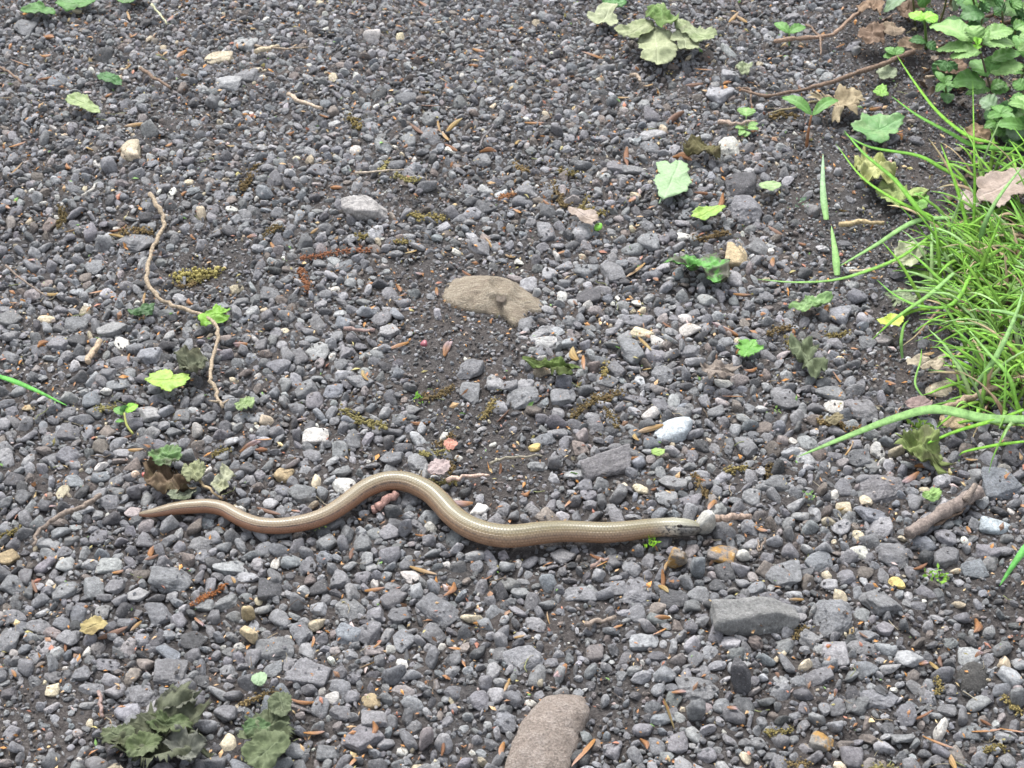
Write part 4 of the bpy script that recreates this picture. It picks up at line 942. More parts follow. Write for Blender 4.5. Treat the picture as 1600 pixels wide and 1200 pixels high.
# ---------------------------------------------------------------- twigs and sticks
def twig(pts, wpx, col, label, short=None, z=None, taper=.6, side=None, seg=8, name='twig', wob=1.0):
    n = len(pts)
    k = mpp(*pts[0])[0]
    z = z if z is not None else .006
    P3 = [P(x, y, z + wpx * k / 2 + .0012 * rng.normal() * wob) for x, y in pts]
    rad = [wpx * k / 2 * (1 - (1 - taper) * i / max(1, n - 1)) for i in range(n)]
    o = tube(name, P3, rad, M_TWIG, col, None, seg, 8, .24, .0011 * wob)
    if side:
        for (a, b) in side:
            base = np.array(P3[0]) * 0 + o.location
            tube('side_shoot', [P(*a, z + wpx * k * .6) - np.array(o.location), P(*b, z + wpx * k * .8) - np.array(o.location)], [wpx * k * .3, wpx * k * .12], M_TWIG, col, o, 6, 4)
    tag(o, label, 'twig', 'twigs lying on the path')
    if short: mark(*pts[n // 2], short)
    return o
TAN = (.31, .25, .18); BRN = (.19, .135, .10); GRY = (.22, .20, .18)
twig([(234, 303), (248, 325), (256, 352), (240, 385), (232, 410), (230, 435), (243, 460), (270, 477), (308, 489), (330, 501), (341, 520), (335, 555), (328, 590), (338, 612), (346, 635)], 6.8, TAN, 'long pale vine-like twig winding down the left of the path', 'the long vine twig', .008, .75, side=[((343, 628), (326, 626)), ((346, 632), (358, 624))])
twig([(1430, 80), (1390, 95), (1340, 113), (1300, 127), (1260, 139), (1200, 149), (1160, 140)], 8, BRN, 'long brown bramble twig reaching out from the green plants', 'the long bramble twig', .012, .5)
twig([(1210, 65), (1250, 60), (1300, 53), (1330, 30), (1350, 12)], 7, (.27, .19, .14), 'thin brown twig running into the top right bank', 'the bank twig', .010, .8)
twig([(1262, 38), (1280, 58), (1284, 88)], 4, BRN, 'short forked twig hanging off the bank twig', None, .012)
st = twig([(1418, 835), (1445, 818), (1480, 797), (1508, 780), (1528, 768)], 21, (.205, .17, .15), 'thick broken stick with a knotty end on the right', 'the broken stick', .004, 1.02, seg=12, wob=.5)
kk = mpp(1510, 780)[0]
tube('stub', [P(1508, 782, .012) - np.array(st.location), P(1520, 764, .016) - np.array(st.location), P(1524, 757, .017) - np.array(st.location)], [6 * kk, 5 * kk, 4 * kk], M_TWIG, (.23, .19, .16), st, 8, 4)
twig([(1462, 822), (1500, 800), (1520, 785)], 5, BRN, 'thin splinter lying along the broken stick', None, .003)
twig([(1113, 811), (1135, 809), (1155, 808), (1171, 807)], 11, (.33, .25, .20), 'short peeled twig behind the pale stone at the snout', 'the peeled twig', .008, .85)
twig([(1466, 640), (1500, 628), (1540, 611), (1585, 596), (1610, 585)], 12, (.26, .20, .14), 'brown stick under the grass at the right edge', 'the stick under the grass', .006, .8)
twig([(220, 108), (240, 122), (268, 137)], 7, BRN, 'short brown twig near the top left', 'the short brown twig', .008)
twig([(449, 146), (470, 158), (502, 168)], 8, (.42, .34, .26), 'short pale twig left of the top centre', 'the short pale twig', .008)
twig([(768, 723), (800, 715), (850, 711)], 5, (.24, .22, .17), 'thin straight dark twig above the worm head end', 'the thin dark twig', .006)
twig([(295, 743), (320, 758), (346, 778)], 6, (.36, .28, .17), 'tan stem running from the withered heap to the worm', None, .007)
twig([(158, 773), (128, 790), (85, 812), (62, 828), (53, 852)], 8, (.21, .17, .14), 'dark bent twig left of the tail', 'the dark bent twig', .006)
twig([(698, 750), (725, 746), (762, 742)], 7, (.50, .37, .30), 'pale pinkish twig behind the arch of the worm', None, .007)
twig([(583, 799), (600, 786), (617, 772)], 13, (.33, .20, .17), 'reddish stub of bark under the arch of the worm', None, .002, .9)
twig([(742, 238), (757, 215), (772, 193)], 4, (.16, .15, .15), 'thin dark twig slanting at the top centre', None, .009)
twig([(556, 269), (590, 268), (630, 266)], 4, (.40, .34, .27), 'straw-thin pale twig beyond the limestone lump', None, .008)
twig([(8, 415), (35, 438), (72, 462)], 4, (.2, .16, .13), 'thin slanting twig at the left edge', None, .008)
twig([(540, 514), (562, 515), (586, 516)], 7, (.26, .19, .17), 'short dark twig left of the soil patch', None, .004)
twig([(400, 72), (440, 76), (480, 74)], 4, (.3, .24, .18), 'straight straw lying at the upper left', None, .009)
twig([(0, 105), (12, 112), (34, 128)], 5, BRN, 'thin brown twig at the upper left edge', None, .007)
twig([(237, 8), (250, 22), (262, 37)], 4, (.42, .42, .28), 'pale green stalk slanting at the top left', None, .010)
twig([(401, 80), (425, 75), (436, 72)], 8, (.45, .38, .27), 'stubby pale twig beside the top left stalk', None, .008)
twig([(130, 307), (142, 297), (152, 285)], 5, (.42, .4, .36), 'short pale splinter at the left', None, .008)
twig([(136, 566), (146, 550), (155, 533)], 11, (.40, .31, .22), 'short thick brown splinter of wood on the left', 'the wood splinter', .005, .8)
twig([(912, 975), (935, 970), (960, 964)], 9, (.27, .22, .18), 'short grey-brown twig left of the largest grey rock', None, .004)
twig([(925, 885), (938, 878), (950, 872)], 6, (.28, .2, .17), 'short pinkish twig below the head end of the worm', None, .005)
twig([(1197, 842), (1188, 858), (1182, 845)], 4, (.25, .2, .16), 'bent thin twig right of the orange-cornered stone', None, .008)
twig([(153, 1082), (157, 1100), (160, 1120)], 7, (.26, .19, .17), 'short brown twig above the large crumpled leaf', None, .005)
twig([(1123, 190), (1150, 193), (1184, 190)], 7, (.32, .25, .2), 'short twig below the tiny round-leaved seedling', None, .006)
twig([(1156, 137), (1172, 142), (1176, 168)], 4, BRN, 'crooked twig at the end of the bramble twig', None, .006)
twig([(1275, 158), (1240, 168), (1205, 175)], 4, (.3, .26, .15), 'thin olive straw left of the tall seedling', None, .006)
twig([(1310, 352), (1345, 346), (1380, 350)], 10, (.42, .33, .19), 'tan dry stalk left of the grass tuft', None, .006)
twig([(1328, 425), (1365, 418), (1402, 409)], 5, (.5, .42, .3), 'dry straw with a kink left of the grass', None, .007)
twig([(985, 118), (995, 118), (1001, 128)], 7, (.32, .26, .2), 'curled dry stalk below the wilted maple leaf', None, .006)
twig([(1448, 120), (1480, 118), (1510, 116)], 5, (.35, .28, .2), 'thin twig under the broad lower leaf of the plant', None, .006)
twig([(1480, 50), (1530, 32), (1580, 12)], 9, (.13, .09, .06), 'dark branch lying under the bank plants', None, .012)
twig([(1560, 40), (1600, 28), (1630, 20)], 7, (.12, .085, .06), 'dark branch end at the top right corner', None, .014)

# ---------------------------------------------------------------- relation labels for look-alike pieces
def relation(items, noun_of, cap=16):
    """items: (obj, px, py, key). The nearest free landmark and side gives each piece a label of its own."""
    lm = np.array([(a, b) for a, b, _ in LANDMARKS])
    used = set()
    lst = []
    for it in items:
        d = np.hypot(lm[:, 0] - it[1], (lm[:, 1] - it[2]) * 1.2)
        lst.append((d.min(), it, np.argsort(d)))
    lst.sort(key=lambda q: q[0])
    for dm, (o, px, py, key), order in lst:
        for j in order[:30]:
            dx, dy = px - lm[j, 0], py - lm[j, 1]
            ang = math.degrees(math.atan2(-dy * 1.2, dx)) % 360
            di = ['right of', 'up right from', 'beyond', 'up left from', 'left of', 'down left from', 'in front of', 'down right from'][int(((ang + 22.5) % 360) // 45)]
            near = 'close' if math.hypot(dx, dy) < 55 else 'farther' if math.hypot(dx, dy) > 130 else 'a bit'
            lab = f"{noun_of(key)} {'just ' if near == 'close' else '' if near == 'a bit' else 'well '}{di} {LANDMARKS[j][2]}"
            if lab not in used and len(lab.split()) <= cap:
                used.add(lab); o['label'] = lab; break
        else:
            o['label'] = f"{noun_of(key)} loose on the gravel path"

def stone_noun(k):
    tone, w, h = k
    size = 'large ' if w * h > 1500 else 'small ' if w * h < 560 else ''
    shape = 'upright ' if h > 1.05 * w else 'flat ' if w > 1.9 * h else 'long ' if w > 1.6 * h else 'chunky ' if w < 1.2 * h else ''
    return f"{size}{shape}{TONE_WORD[tone]} stone"

# ---------------------------------------------------------------- bud husks
HUSK = {}
HUSK[0, 0] = '220,160,80,-20 215,350,85,10 80,660,85,10 75,775,80,30 415,680,50,-50 630,580,100,0 545,1060,80,30 550,1088,90,-5 320,755,50,-60 845,235,60,40 25,945,60,-40 330,1065,60,20 85,275,90,-15 795,70,40,40 600,55,50,-70 215,245,50,5 1180,1085,50,0 1080,665,40,10 390,440,50,20'
HUSK[400, 0] = '755,585,80,-35 885,620,70,-60 930,570,90,30 915,680,70,-30 855,575,50,-70 1090,690,80,-10 760,255,70,10 1045,215,60,-10 1020,290,50,10 725,1160,70,35 1095,1120,60,-60 270,1065,50,40 375,860,60,10 790,10,60,-20 880,355,50,-20 815,480,90,-10 790,410,50,0 155,230,50,-60 1130,125,50,-10 850,85,40,10'
HUSK[800, 0] = '105,555,95,5 520,437,75,-5 755,535,100,30 900,308,85,0 855,380,85,5 805,725,100,-25 980,780,80,-85 905,890,110,-5 970,930,80,60 170,940,60,-10 230,1165,60,20 380,240,120,0 640,380,50,20 540,720,100,-88 575,920,60,30 1040,60,60,40 1080,70,60,-30'
HUSK[1200, 0] = '580,755,60,85 35,1060,80,-30 505,500,60,5'
HUSK[0, 400] = '230,155,90,0 455,150,100,10 1125,388,70,-5 630,885,80,20 210,1160,110,5 1170,870,110,20 590,825,50,20 670,180,60,80'
HUSK[400, 400] = '665,400,110,10 895,430,85,60 770,768,100,10 1160,745,80,40 30,850,80,10 20,885,60,5 60,1175,120,-20 965,1135,100,5 510,545,60,-60 985,75,50,-30 665,145,40,-60'
HUSK[800, 400] = '580,50,110,35 420,245,60,45 1005,315,140,-25 300,445,90,-75 340,485,80,-85 620,410,90,-50 645,795,130,20 585,835,50,-70 540,930,110,-5 1035,645,100,0 1080,155,90,10 935,1155,60,60 725,300,50,-30 1120,515,60,5 885,1040,50,-20'
HUSK[1200, 400] = '255,245,90,45 750,455,60,15 770,910,110,-20 385,885,70,55 670,1015,90,20 725,970,80,5 320,550,60,-50 235,460,40,0 960,935,60,0'
HUSK[0, 800] = '525,545,150,20 600,1045,170,40 705,195,70,20 715,165,50,60 155,330,70,-70 925,505,60,-50 470,890,110,-80 630,510,70,40'
HUSK[400, 800] = '785,255,130,-10 555,338,100,15 905,345,90,55 795,98,100,-5 520,695,75,15 268,590,55,85 215,865,125,-5 1175,790,80,70 270,1015,100,10 875,1090,70,85 1150,1095,80,80 455,1160,80,60 1080,290,60,20 545,1010,60,80 570,600,50,40 930,620,60,-10 445,175,50,70'
HUSK[800, 800] = '720,235,70,70 700,300,80,85 710,345,70,-40 750,920,150,-70 790,830,100,20 410,195,90,-15 410,230,90,25 225,735,80,40 340,1120,170,50 695,545,70,30 700,475,90,0 35,565,60,20 165,490,60,-80 620,1065,60,-60'
HUSK[1200, 800] = '730,940,110,20 1030,1010,140,5 1150,1010,120,-10 800,1070,160,-20 865,1140,140,-70 135,385,70,0 720,235,70,20 970,530,60,80 990,650,50,30 50,745,40,-60 780,705,60,-50 735,690,50,10 1030,960,60,-30 810,680,50,-80'

def husk_mesh(seed, tipcol, basecol):
    r = np.random.default_rng(seed)
    nu, nv = 11, 7
    t = np.linspace(0, 1, nu); a = np.linspace(-1, 1, nv)
    wid = .17 * np.sin(np.pi * (t * .86 + .1)) ** .8 * r.uniform(.8, 1.3); wid[-1] = .012
    V, C = [], []
    bend = r.uniform(-.12, .2); tw = r.uniform(-.5, .5)
    wrap = r.uniform(1.0, 2.1)
    for off in (0, -.012):
        for i in range(nu):
            for j in range(nv):
                ph = a[j] * wrap + tw * t[i]
                V.append((t[i] - .5, (wid[i] + off) * math.sin(ph) + bend * math.sin(t[i] * 3), (wid[i] + off) * math.cos(ph) * .8 + .1 * (t[i] - .5) ** 2 * 4 * r.uniform(.9, 1.1)))
                m = t[i] ** 1.4; k = 1 + .25 * math.sin(a[j] * 9 + seed)
                C.append(tuple(k * (b * (1 - m) + q * m) for b, q in zip(basecol, tipcol)))
    F = []; nn = nu * nv
    for i in range(nu - 1):
        for j in range(nv - 1):
            A = i * nv + j
            F += [(A, A + nv, A + nv + 1, A + 1), (nn + A, nn + A + 1, nn + A + nv + 1, nn + A + nv)]
        for j in (0, nv - 1):
            A = i * nv + j
            F.append((A, nn + A, nn + A + nv, A + nv))
    V, F = np.array(V), np.array(F)
    if seed % 3 == 1:
        a2 = .22; m2 = np.array([[math.cos(a2), -math.sin(a2), 0], [math.sin(a2), math.cos(a2), 0], [0, 0, 1]])
        V2 = (V * np.array([.8, .85, .8]) + np.array([.5, 0, 0])) @ m2.T - np.array([.5, 0, -.03])
        F = np.vstack([F, F + len(V)]); V = np.vstack([V, V2]); C = C + [tuple(q * .8 for q in c_) for c_ in C]
    me = mesh_np('bud_husk', V, F, True, {'col': np.clip(np.array(C) * np.array([.70, .76, .92]), .01, .9)})
    me.materials.append(M_HUSK); return me
HUSKS = [husk_mesh(i, t, b) for i, (t, b) in enumerate([((.60, .36, .24), (.50, .22, .045)), ((.48, .24, .12), (.42, .17, .04)), ((.62, .43, .25), (.52, .29, .08)), ((.36, .17, .09), (.27, .11, .035)), ((.62, .45, .40), (.46, .20, .06)), ((.55, .40, .16), (.42, .24, .06)), ((.33, .19, .12), (.24, .12, .06))])]
HUSK_WORD = ['orange', 'rusty orange', 'pale orange', 'dark brown', 'pink-tipped orange', 'golden', 'brown']
husk_items = []
for (ox, oy), txt in HUSK.items():
    for e in txt.split():
        x, y, L, a = map(float, e.split(','))
        px, py, L = ox + x / 3, oy + y / 3, L / 3
        ca, sa = math.cos(R(a)), math.sin(R(a))
        z = .0065 if soilness(np.array([px]), np.array([py]))[0] < .6 else .0035
        p0 = P(px - ca * L / 2, py + sa * L / 2, z); p1 = P(px + ca * L / 2, py - sa * L / 2, z); c = (p0 + p1) / 2
        if worm_gap(c[0], c[1]) < .001: continue
        c[2] = np.mean([surf(*(p0 + (p1 - p0) * q_)[:2]) for q_ in (.2, .5, .8)]) + .0008
        ln = float(np.linalg.norm(p1 - p0)); ln = min(ln, L * mpp(px, py)[0] * 1.5)
        k = int(rng.choice(len(HUSKS), p=[.22, .18, .18, .12, .12, .1, .08]))
        o = bpy.data.objects.new('bud_husk', HUSKS[k]); COL.objects.link(o)
        d = p1 - p0; flip = math.pi if rng.random() < .5 else 0
        o.location = c; o.rotation_euler = (rng.normal() * .6, rng.normal() * .15, math.atan2(d[1], d[0]) + flip)
        ws = float(np.clip(.0105 / ln, .7, 1.3)) * rng.uniform(.62, 1.05)
        o.scale = (ln, ln * ws, ln * ws)
        tag(o, 'x', 'bud husk', 'orange bud husks scattered over the path')
        husk_items.append((o, px, py, HUSK_WORD[k]))
hx, hy, hpx, hpy = candidates(1400)
n_extra = 0
for x_, y_, px, py in zip(hx, hy, hpx, hpy):
    if n_extra >= 105 or len(husk_items) >= 298: break
    if not (12 < px < 1588 and 8 < py < 1190) or worm_gap(x_, y_) < .004: continue
    if min(math.hypot(px - q[1], py - q[2]) for q in husk_items) < 34: continue
    ln = rng.uniform(.0045, .0085); k = int(rng.choice(len(HUSKS), p=[.26, .2, .18, .1, .1, .1, .06]))
    o = bpy.data.objects.new('bud_husk', HUSKS[k]); COL.objects.link(o)
    o.location = (x_, y_, float(surf(x_, y_)) + .0007); o.rotation_euler = (rng.normal() * .6, rng.normal() * .2, rng.uniform(0, 6.28))
    ws = rng.uniform(.75, 1.3); o.scale = (ln, ln * ws, ln * ws)
    tag(o, 'x', 'bud husk', 'orange bud husks scattered over the path')
    husk_items.append((o, px, py, 'small ' + HUSK_WORD[k])); n_extra += 1
# small scattered husk crumbs nobody could count
def scrap_field(n):
    x, y, px, py = candidates(n)
    keep = np.array([worm_gap(a, b) > .001 for a, b in zip(x, y)]); x, y = x[keep], y[keep]; n = len(x)
    L = rng.uniform(.0010, .0034, n) * np.where(rng.random(n) < .16, 2.2, 1.0); W = L * rng.uniform(.24, .6, n)
    base = np.array([(-.5, 0, 0), (-.1, -.5, .12), (.5, 0, .02), (-.1, .5, .1), (-.05, 0, .32)])
    V = base[None] * np.stack([L, W, W], 1)[:, None]
    V = np.einsum('nij,nvj->nvi', rand_rot(n, .8), V) + np.stack([x, y, surf(x, y) + .0006], 1)[:, None]
    F = np.array([(0, 1, 4), (1, 2, 4), (2, 3, 4), (3, 0, 4)]); F = (F[None] + (np.arange(n) * 5)[:, None, None]).reshape(-1, 3)
    pal = np.array([(.42, .2, .06), (.3, .15, .07), (.45, .3, .16), (.22, .13, .08), (.5, .38, .2), (.34, .15, .1), (.38, .3, .28), (.16, .3, .08), (.34, .3, .12)])
    c = pal[rng.choice(len(pal), n, p=[.22, .2, .16, .12, .07, .08, .05, .03, .07])] * rng.uniform(.85, 1.5, (n, 1))
    o = link('litter_crumbs', mesh_np('litter_crumbs', V.reshape(-1, 3), F, False, {'col': np.repeat(c, 5, axis=0)}), M_HUSK)
    tag(o, 'brown and orange crumbs of bud scale over the gravel', None, None, 'stuff')
scrap_field(17000)
def fibre_field(n):
    x, y, px, py = candidates(n)
    keep = np.array([worm_gap(a, b) > .006 for a, b in zip(x, y)]); x, y = x[keep], y[keep]; n = len(x)
    Vs, Fs, Cs = [], [], []
    for i in range(n):
        L = rng.uniform(.004, .013); az = rng.uniform(0, 6.28); w = rng.uniform(.00012, .0003); b = len(Vs) * 15
        q = []
        for j in range(5):
            q.append(np.array([x[i] + math.cos(az) * L * (j / 4 - .5), y[i] + math.sin(az) * L * (j / 4 - .5), 0])); az += rng.normal() * .25
        q = np.array(q); q[:, 2] = .5 * surf(q[:, 0], q[:, 1]) + .5 * surf(q[:, 0], q[:, 1]).max() + .0003
        sd = np.array([-math.sin(az), math.cos(az), 0]) * w
        Vs.append(np.concatenate([q - sd, q + sd, q + np.array([0, 0, w * 1.6])]))
        for j in range(4):
            for o, p in ((0, 2), (2, 1), (1, 0)): Fs.append((b + o * 5 + j, b + o * 5 + j + 1, b + p * 5 + j + 1, b + p * 5 + j))
        c = np.array([(.34, .27, .18), (.2, .15, .1), (.42, .37, .26), (.15, .12, .1), (.3, .33, .14)][int(rng.integers(5))])
        Cs.append(np.tile(c, (15, 1)))
    tag(link('plant_fibres', mesh_np('plant_fibres', np.concatenate(Vs), np.array(Fs), True, {'col': np.concatenate(Cs)}), M_HUSK), 'thin straw and root fibres strewn over the gravel', None, None, 'stuff')
fibre_field(900)

# ---------------------------------------------------------------- catkins: chains of little florets
def catkin(px_pts, wpx, col, kind, label=None, dens=1.0):
    k = mpp(*px_pts[0])[0]
    Pt = catmull([P(x, y, .0075) for x, y in px_pts], 12)
    zz = surf(Pt[:, 0], Pt[:, 1]); zz = np.convolve(np.pad(zz, 4, mode='edge'), np.ones(9) / 9, 'valid'); Pt[:, 2] = np.maximum(zz, surf(Pt[:, 0], Pt[:, 1])) + .0008; Pt[:, 2] = np.convolve(np.pad(Pt[:, 2], 2, mode='edge'), np.ones(5) / 5, 'valid') + .0004
    seg = np.linalg.norm(np.diff(Pt, axis=0), axis=1).sum()
    w = wpx * k / 2
    n = int(np.clip(seg / (w * .32) * 6.0 * dens, 26, 260))
    v, f = ICO[0]
    idx = rng.uniform(0, len(Pt) - 1.01, n); i = idx.astype(int)
    c = Pt[i] + (Pt[i + 1] - Pt[i]) * (idx - i)[:, None] + rng.normal(size=(n, 3)) * np.array([w * .5, w * .5, w * .22])
    s = w * rng.uniform(.08, .30, n)
    V = (v[None] * s[:, None, None] * rng.uniform(.6, 1.3, (n, 1, 3)) + c[:, None]).reshape(-1, 3)
    F = (f[None] + (np.arange(n) * len(v))[:, None, None]).reshape(-1, 3)
    o0 = Pt.mean(0)
    o = link('catkin', mesh_np('catkin', V - o0, F, False), M_CATKIN, None, o0)
    o.color = (*jitter(col, .12), 1)
    stem = tube('stem', Pt[::4] - o0, w * .16, M_TWIG, tuple(x * .6 for x in col), o, 5, 2)
    tag(o, label or 'x', 'catkin', 'shed catkins on the path')
    return o
CAT = {}
CAT[0, 0] = '1160,800,130,60 275,1000,100,80 640,1060,150,0'
CAT[400, 0] = '455,550,80,-40 800,985,180,-5 710,810,110,-10 490,1080,70,10 600,750,60,60 70,1060,90,20 680,1100,60,0'
CAT[800, 0] = '40,755,80,-30 335,930,80,60 220,890,120,-60 265,780,90,-10 940,1090,160,10 395,965,90,-5'
CAT[1200, 0] = '70,520,130,5'
CAT[0, 400] = '950,70,150,20 870,100,80,10 500,685,80,5 1030,890,80,10'
CAT[400, 400] = '500,740,230,-25 880,830,90,30 840,890,130,5 870,1040,170,10 905,970,60,-80 850,610,150,20 1090,690,110,50'
CAT[800, 400] = '440,510,70,80 470,730,100,-60 450,620,150,5 890,1050,120,-60 1060,980,100,10 350,690,150,30'
CAT[1200, 400] = '60,330,130,20 110,380,60,-70 330,345,100,0 340,770,200,-10 15,980,60,60'
CAT[0, 800] = '40,75,100,10 1170,860,90,20'
CAT[400, 800] = '60,830,100,10'
CAT[1200, 800] = '160,530,70,40 800,780,70,-85 1150,870,120,-40 130,1150,140,-5 60,1000,120,5 1070,1080,100,10 550,1180,150,0'
cat_items = []
for (ox, oy), txt in CAT.items():
    for e in txt.split():
        x, y, L, a = map(float, e.split(','))
        px, py, L = ox + x / 3, oy + y / 3, L / 3
        p = P(px, py)
        if worm_gap(p[0], p[1]) < .004: continue
        ca, sa = math.cos(R(a)) * L / 2, math.sin(R(a)) * L / 2
        j = rng.normal(size=2) * L * .1
        col = [(.22, .18, .075), (.19, .14, .07), (.25, .22, .095), (.16, .12, .06)][int(rng.integers(4))]
        o = catkin([(px - ca, py + sa), (px + j[0], py + j[1]), (px + ca, py - sa)], 13 + L * .08, col, 0)
        cat_items.append((o, px, py, 'golden brown fluffy catkin'))
RED = (.27, .125, .07)
catkin([(467, 411), (474, 424), (480, 446)], 13, RED, 1, 'reddish brown catkin piece pointing down, lower of two', 1.6); mark(474, 428, 'the short red catkin')
catkin([(468, 398), (498, 389), (540, 383), (578, 383)], 13, RED, 1, 'long reddish brown catkin lying level, upper of two', 1.6); mark(520, 386, 'the long red catkin')
catkin([(300, 936), (325, 922), (351, 905)], 12, (.33, .14, .06), 1, 'rusty catkin among larger stones below the tail', 1.4)
catkin([(780, 302), (790, 298), (803, 294)], 11, (.28, .14, .07), 1, 'small rusty catkin right of the limestone lump', 1.4)
catkin([(272, 425), (300, 418), (340, 413)], 26, (.31, .27, .10), 0, 'broad yellow-green catkin tuft right of the vine twig', 1.3); mark(305, 418, 'the yellow-green catkin tuft')

# ---------------------------------------------------------------- small single finds
def ball(name, px, py, rpx, col, label, cat, mat=M_BERRY, squash=.9):
    k = mpp(px, py)[0]; r = rpx * k
    v = stone_verts(ICO[2][0], rng, 20, 3.5, .015) * np.array([r, r, r * squash])
    o = link(name, mesh_np(name, v, ICO[2][1]), mat, None, P(px, py, .006 + r * .3)); o.color = (*col, 1)
    return tag(o, label, cat)
b_ = ball('green_bud', 935, 355, 6.5, (.2, .5, .06), 'round bright green bud beside the rounded pale stone', 'bud'); mark(935, 355, 'the round green bud')
link('bud_scar', mesh_np('bud_scar', ICO[1][0] * .0006 + np.array([0, 0, .0026]), ICO[1][1]), M_TWIG, b_).color = (.2, .16, .08, 1)
ball('berry', 662, 537, 5.5, (.27, .08, .10), 'small dull red berry on the dark soil patch', 'berry'); mark(662, 537, 'the red berry')
ball('berry', 226, 742, 4.5, (.42, .11, .09), 'tiny red berry beside the snail shell', 'berry')
def snail():
    k = mpp(210, 742)[0]; R0 = 8.5 * k
    th = np.linspace(0, 2 * np.pi * 2.6, 60); f = np.exp(-.16 * th)
    pts = np.stack([R0 * .55 * f * np.cos(th), R0 * .55 * f * np.sin(th), R0 * .75 * (1 - f)], 1)
    o0 = P(210, 742, .008)
    rot = np.array(Matrix.Rotation(R(50), 3, 'X') @ Matrix.Rotation(R(20), 3, 'Y'))
    o = tube('snail_shell', pts[::3] @ rot.T + o0, (R0 * .5 * f)[::3], simple_mat('snail_shell', .35, .5, .55, 900, 0, 0, (.55, .42, .32), streak=(.3, .3, 3)), None, None, 10, 4)
    tag(o, 'tiny banded snail shell left of the withered heap', 'snail shell'); mark(210, 742, 'the snail shell')
snail()

def moss(px, py, w, col, label, n=26):
    k = mpp(px, py)[0] * w
    V, F = [], []
    for i in range(n):
        c = rng.normal(size=3) * np.array([.28, .28, .16]) * k; c[2] = abs(c[2])
        d = rng.normal(size=3); d[2] = abs(d[2]) + .3; d /= np.linalg.norm(d); s = np.cross(d, rng.normal(size=3)); s /= np.linalg.norm(s)
        L = k * rng.uniform(.25, .5); b = len(V)
        nn = np.cross(d, s)
        V += [c, c + d * L * .5 + s * L * .22 - nn * L * .04, c + d * L, c + d * L * .5 - s * L * .22 - nn * L * .04, c + d * L * .5 + nn * L * .06]
        F += [(b, b + 1, b + 4), (b + 1, b + 2, b + 4), (b + 2, b + 3, b + 4), (b + 3, b, b + 4)]
    o = link('moss_sprig', mesh_np('moss_sprig', np.array(V), np.array(F), True, {'col': np.tile(col, (len(V), 1)) * rng.uniform(.75, 1.2, (len(V), 1))}), M_GRASS, None, P(px, py, .004))
    return tag(o, label, 'moss sprig')
moss(1016, 851, 26, (.33, .62, .06), 'vivid green moss sprig just under the head of the worm'); mark(1016, 851, 'the vivid moss sprig')
moss(655, 624, 22, (.25, .52, .08), 'small bright sprig on the dark soil in the middle', 12); mark(655, 624, 'the bright sprig')
moss(1468, 905, 30, (.22, .42, .06), 'feathery moss sprig right of the bright yellow stone'); mark(1468, 905, 'the feathery moss')
moss(1250, 318, 20, (.25, .38, .25), 'grey-green sprig left of the fallen blade strips', 14)
moss(1440, 672, 34, (.16, .27, .05), 'mossy growth on top of the shrivelled leaf', 30)
moss(500, 826, 16, (.28, .4, .1), 'faint green sprig below the middle of the worm', 10)
moss(1264, 776, 18, (.22, .38, .12), 'small green sprig left of the cream nodule', 12)
moss(1212, 645, 16, (.25, .4, .12), 'tiny green sprig left of the wide blade tip', 10)

# ---------------------------------------------------------------- grass
def blade_geo(pts, w, base_col, tip_col, fold=.35, up=None):
    """V-folded ribbon along 3D points -> V, F, C"""
    pts = np.asarray(pts, float); n = len(pts)
    T = np.gradient(pts, axis=0); T /= np.linalg.norm(T, axis=1)[:, None] + 1e-12
    upv = np.array([0, -.35, 1.0]) if up is None else np.asarray(up, float)
    s = np.cross(T, upv); s /= np.linalg.norm(s, axis=1)[:, None] + 1e-12
    nrm = np.cross(s, T)
    t = np.linspace(0, 1, n)
    ww = w / 2 * np.minimum(1, (1 - t) ** .55 * 1.25) * (.75 + .25 * np.minimum(1, t * 4)); ww[-1] = w * .02
    A = pts - s * ww[:, None] + nrm * (ww * fold)[:, None]; B = pts; C = pts + s * ww[:, None] + nrm * (ww * fold)[:, None]
    th = w * .06
    V = np.concatenate([A, B, C, A - nrm * th, B - nrm * th, C - nrm * th])
    F = []
    for i in range(n - 1):
        for o in (0, 1):
            a, b = o * n + i, (o + 1) * n + i
            F += [(a, a + 1, b + 1, b), (a + 3 * n, b + 3 * n, b + 1 + 3 * n, a + 1 + 3 * n)]
        F += [(i, i + 3 * n, i + 1 + 3 * n, i + 1), (2 * n + i, 2 * n + i + 1, 5 * n + i + 1, 5 * n + i)]
    m = np.tile(t, 6)[:, None]
    col = np.asarray(base_col) * (1 - m) + np.asarray(tip_col) * m
    col[n:2 * n] *= 1.25
    return V, np.array(F), col

def blade(pp, w, label, col=(.16, .40, .09), tip=None, arch=.02, zb=.006, zt=.012, name='grass_blade', fold=.14, short=None):
    n0 = len(pp); k = mpp(*pp[0])[0]
    q = catmull(np.array([(x, y, zb + (zt - zb) * i / (n0 - 1) + arch * math.sin(math.pi * i / (n0 - 1))) for i, (x, y) in enumerate(pp)], float), 6)
    P3 = np.array([P(a, b, c) for a, b, c in q])
    V, F, C = blade_geo(P3, w * k * .9, col, tip or tuple(x * 1.15 for x in col), fold)
    o0 = P3.mean(0)
    o = link(name, mesh_np(name, V - o0, F, True, {'col': np.clip(C, 0, 1)}), M_GRASS, None, o0)
    tag(o, label, 'grass blade', 'single grass blades over the gravel')
    if short: mark(*pp[n0 // 2], short)
    return o
PG = (.235, .41, .145); FG = (.19, .41, .05); DG = (.13, .32, .055)
blade([(1612, 656), (1540, 655), (1462, 641), (1400, 654), (1330, 680), (1248, 713)], 18, 'wide pale grass blade laid far out over the gravel', PG, PG, .004, .016, .010, fold=.45, short='the wide grass blade')
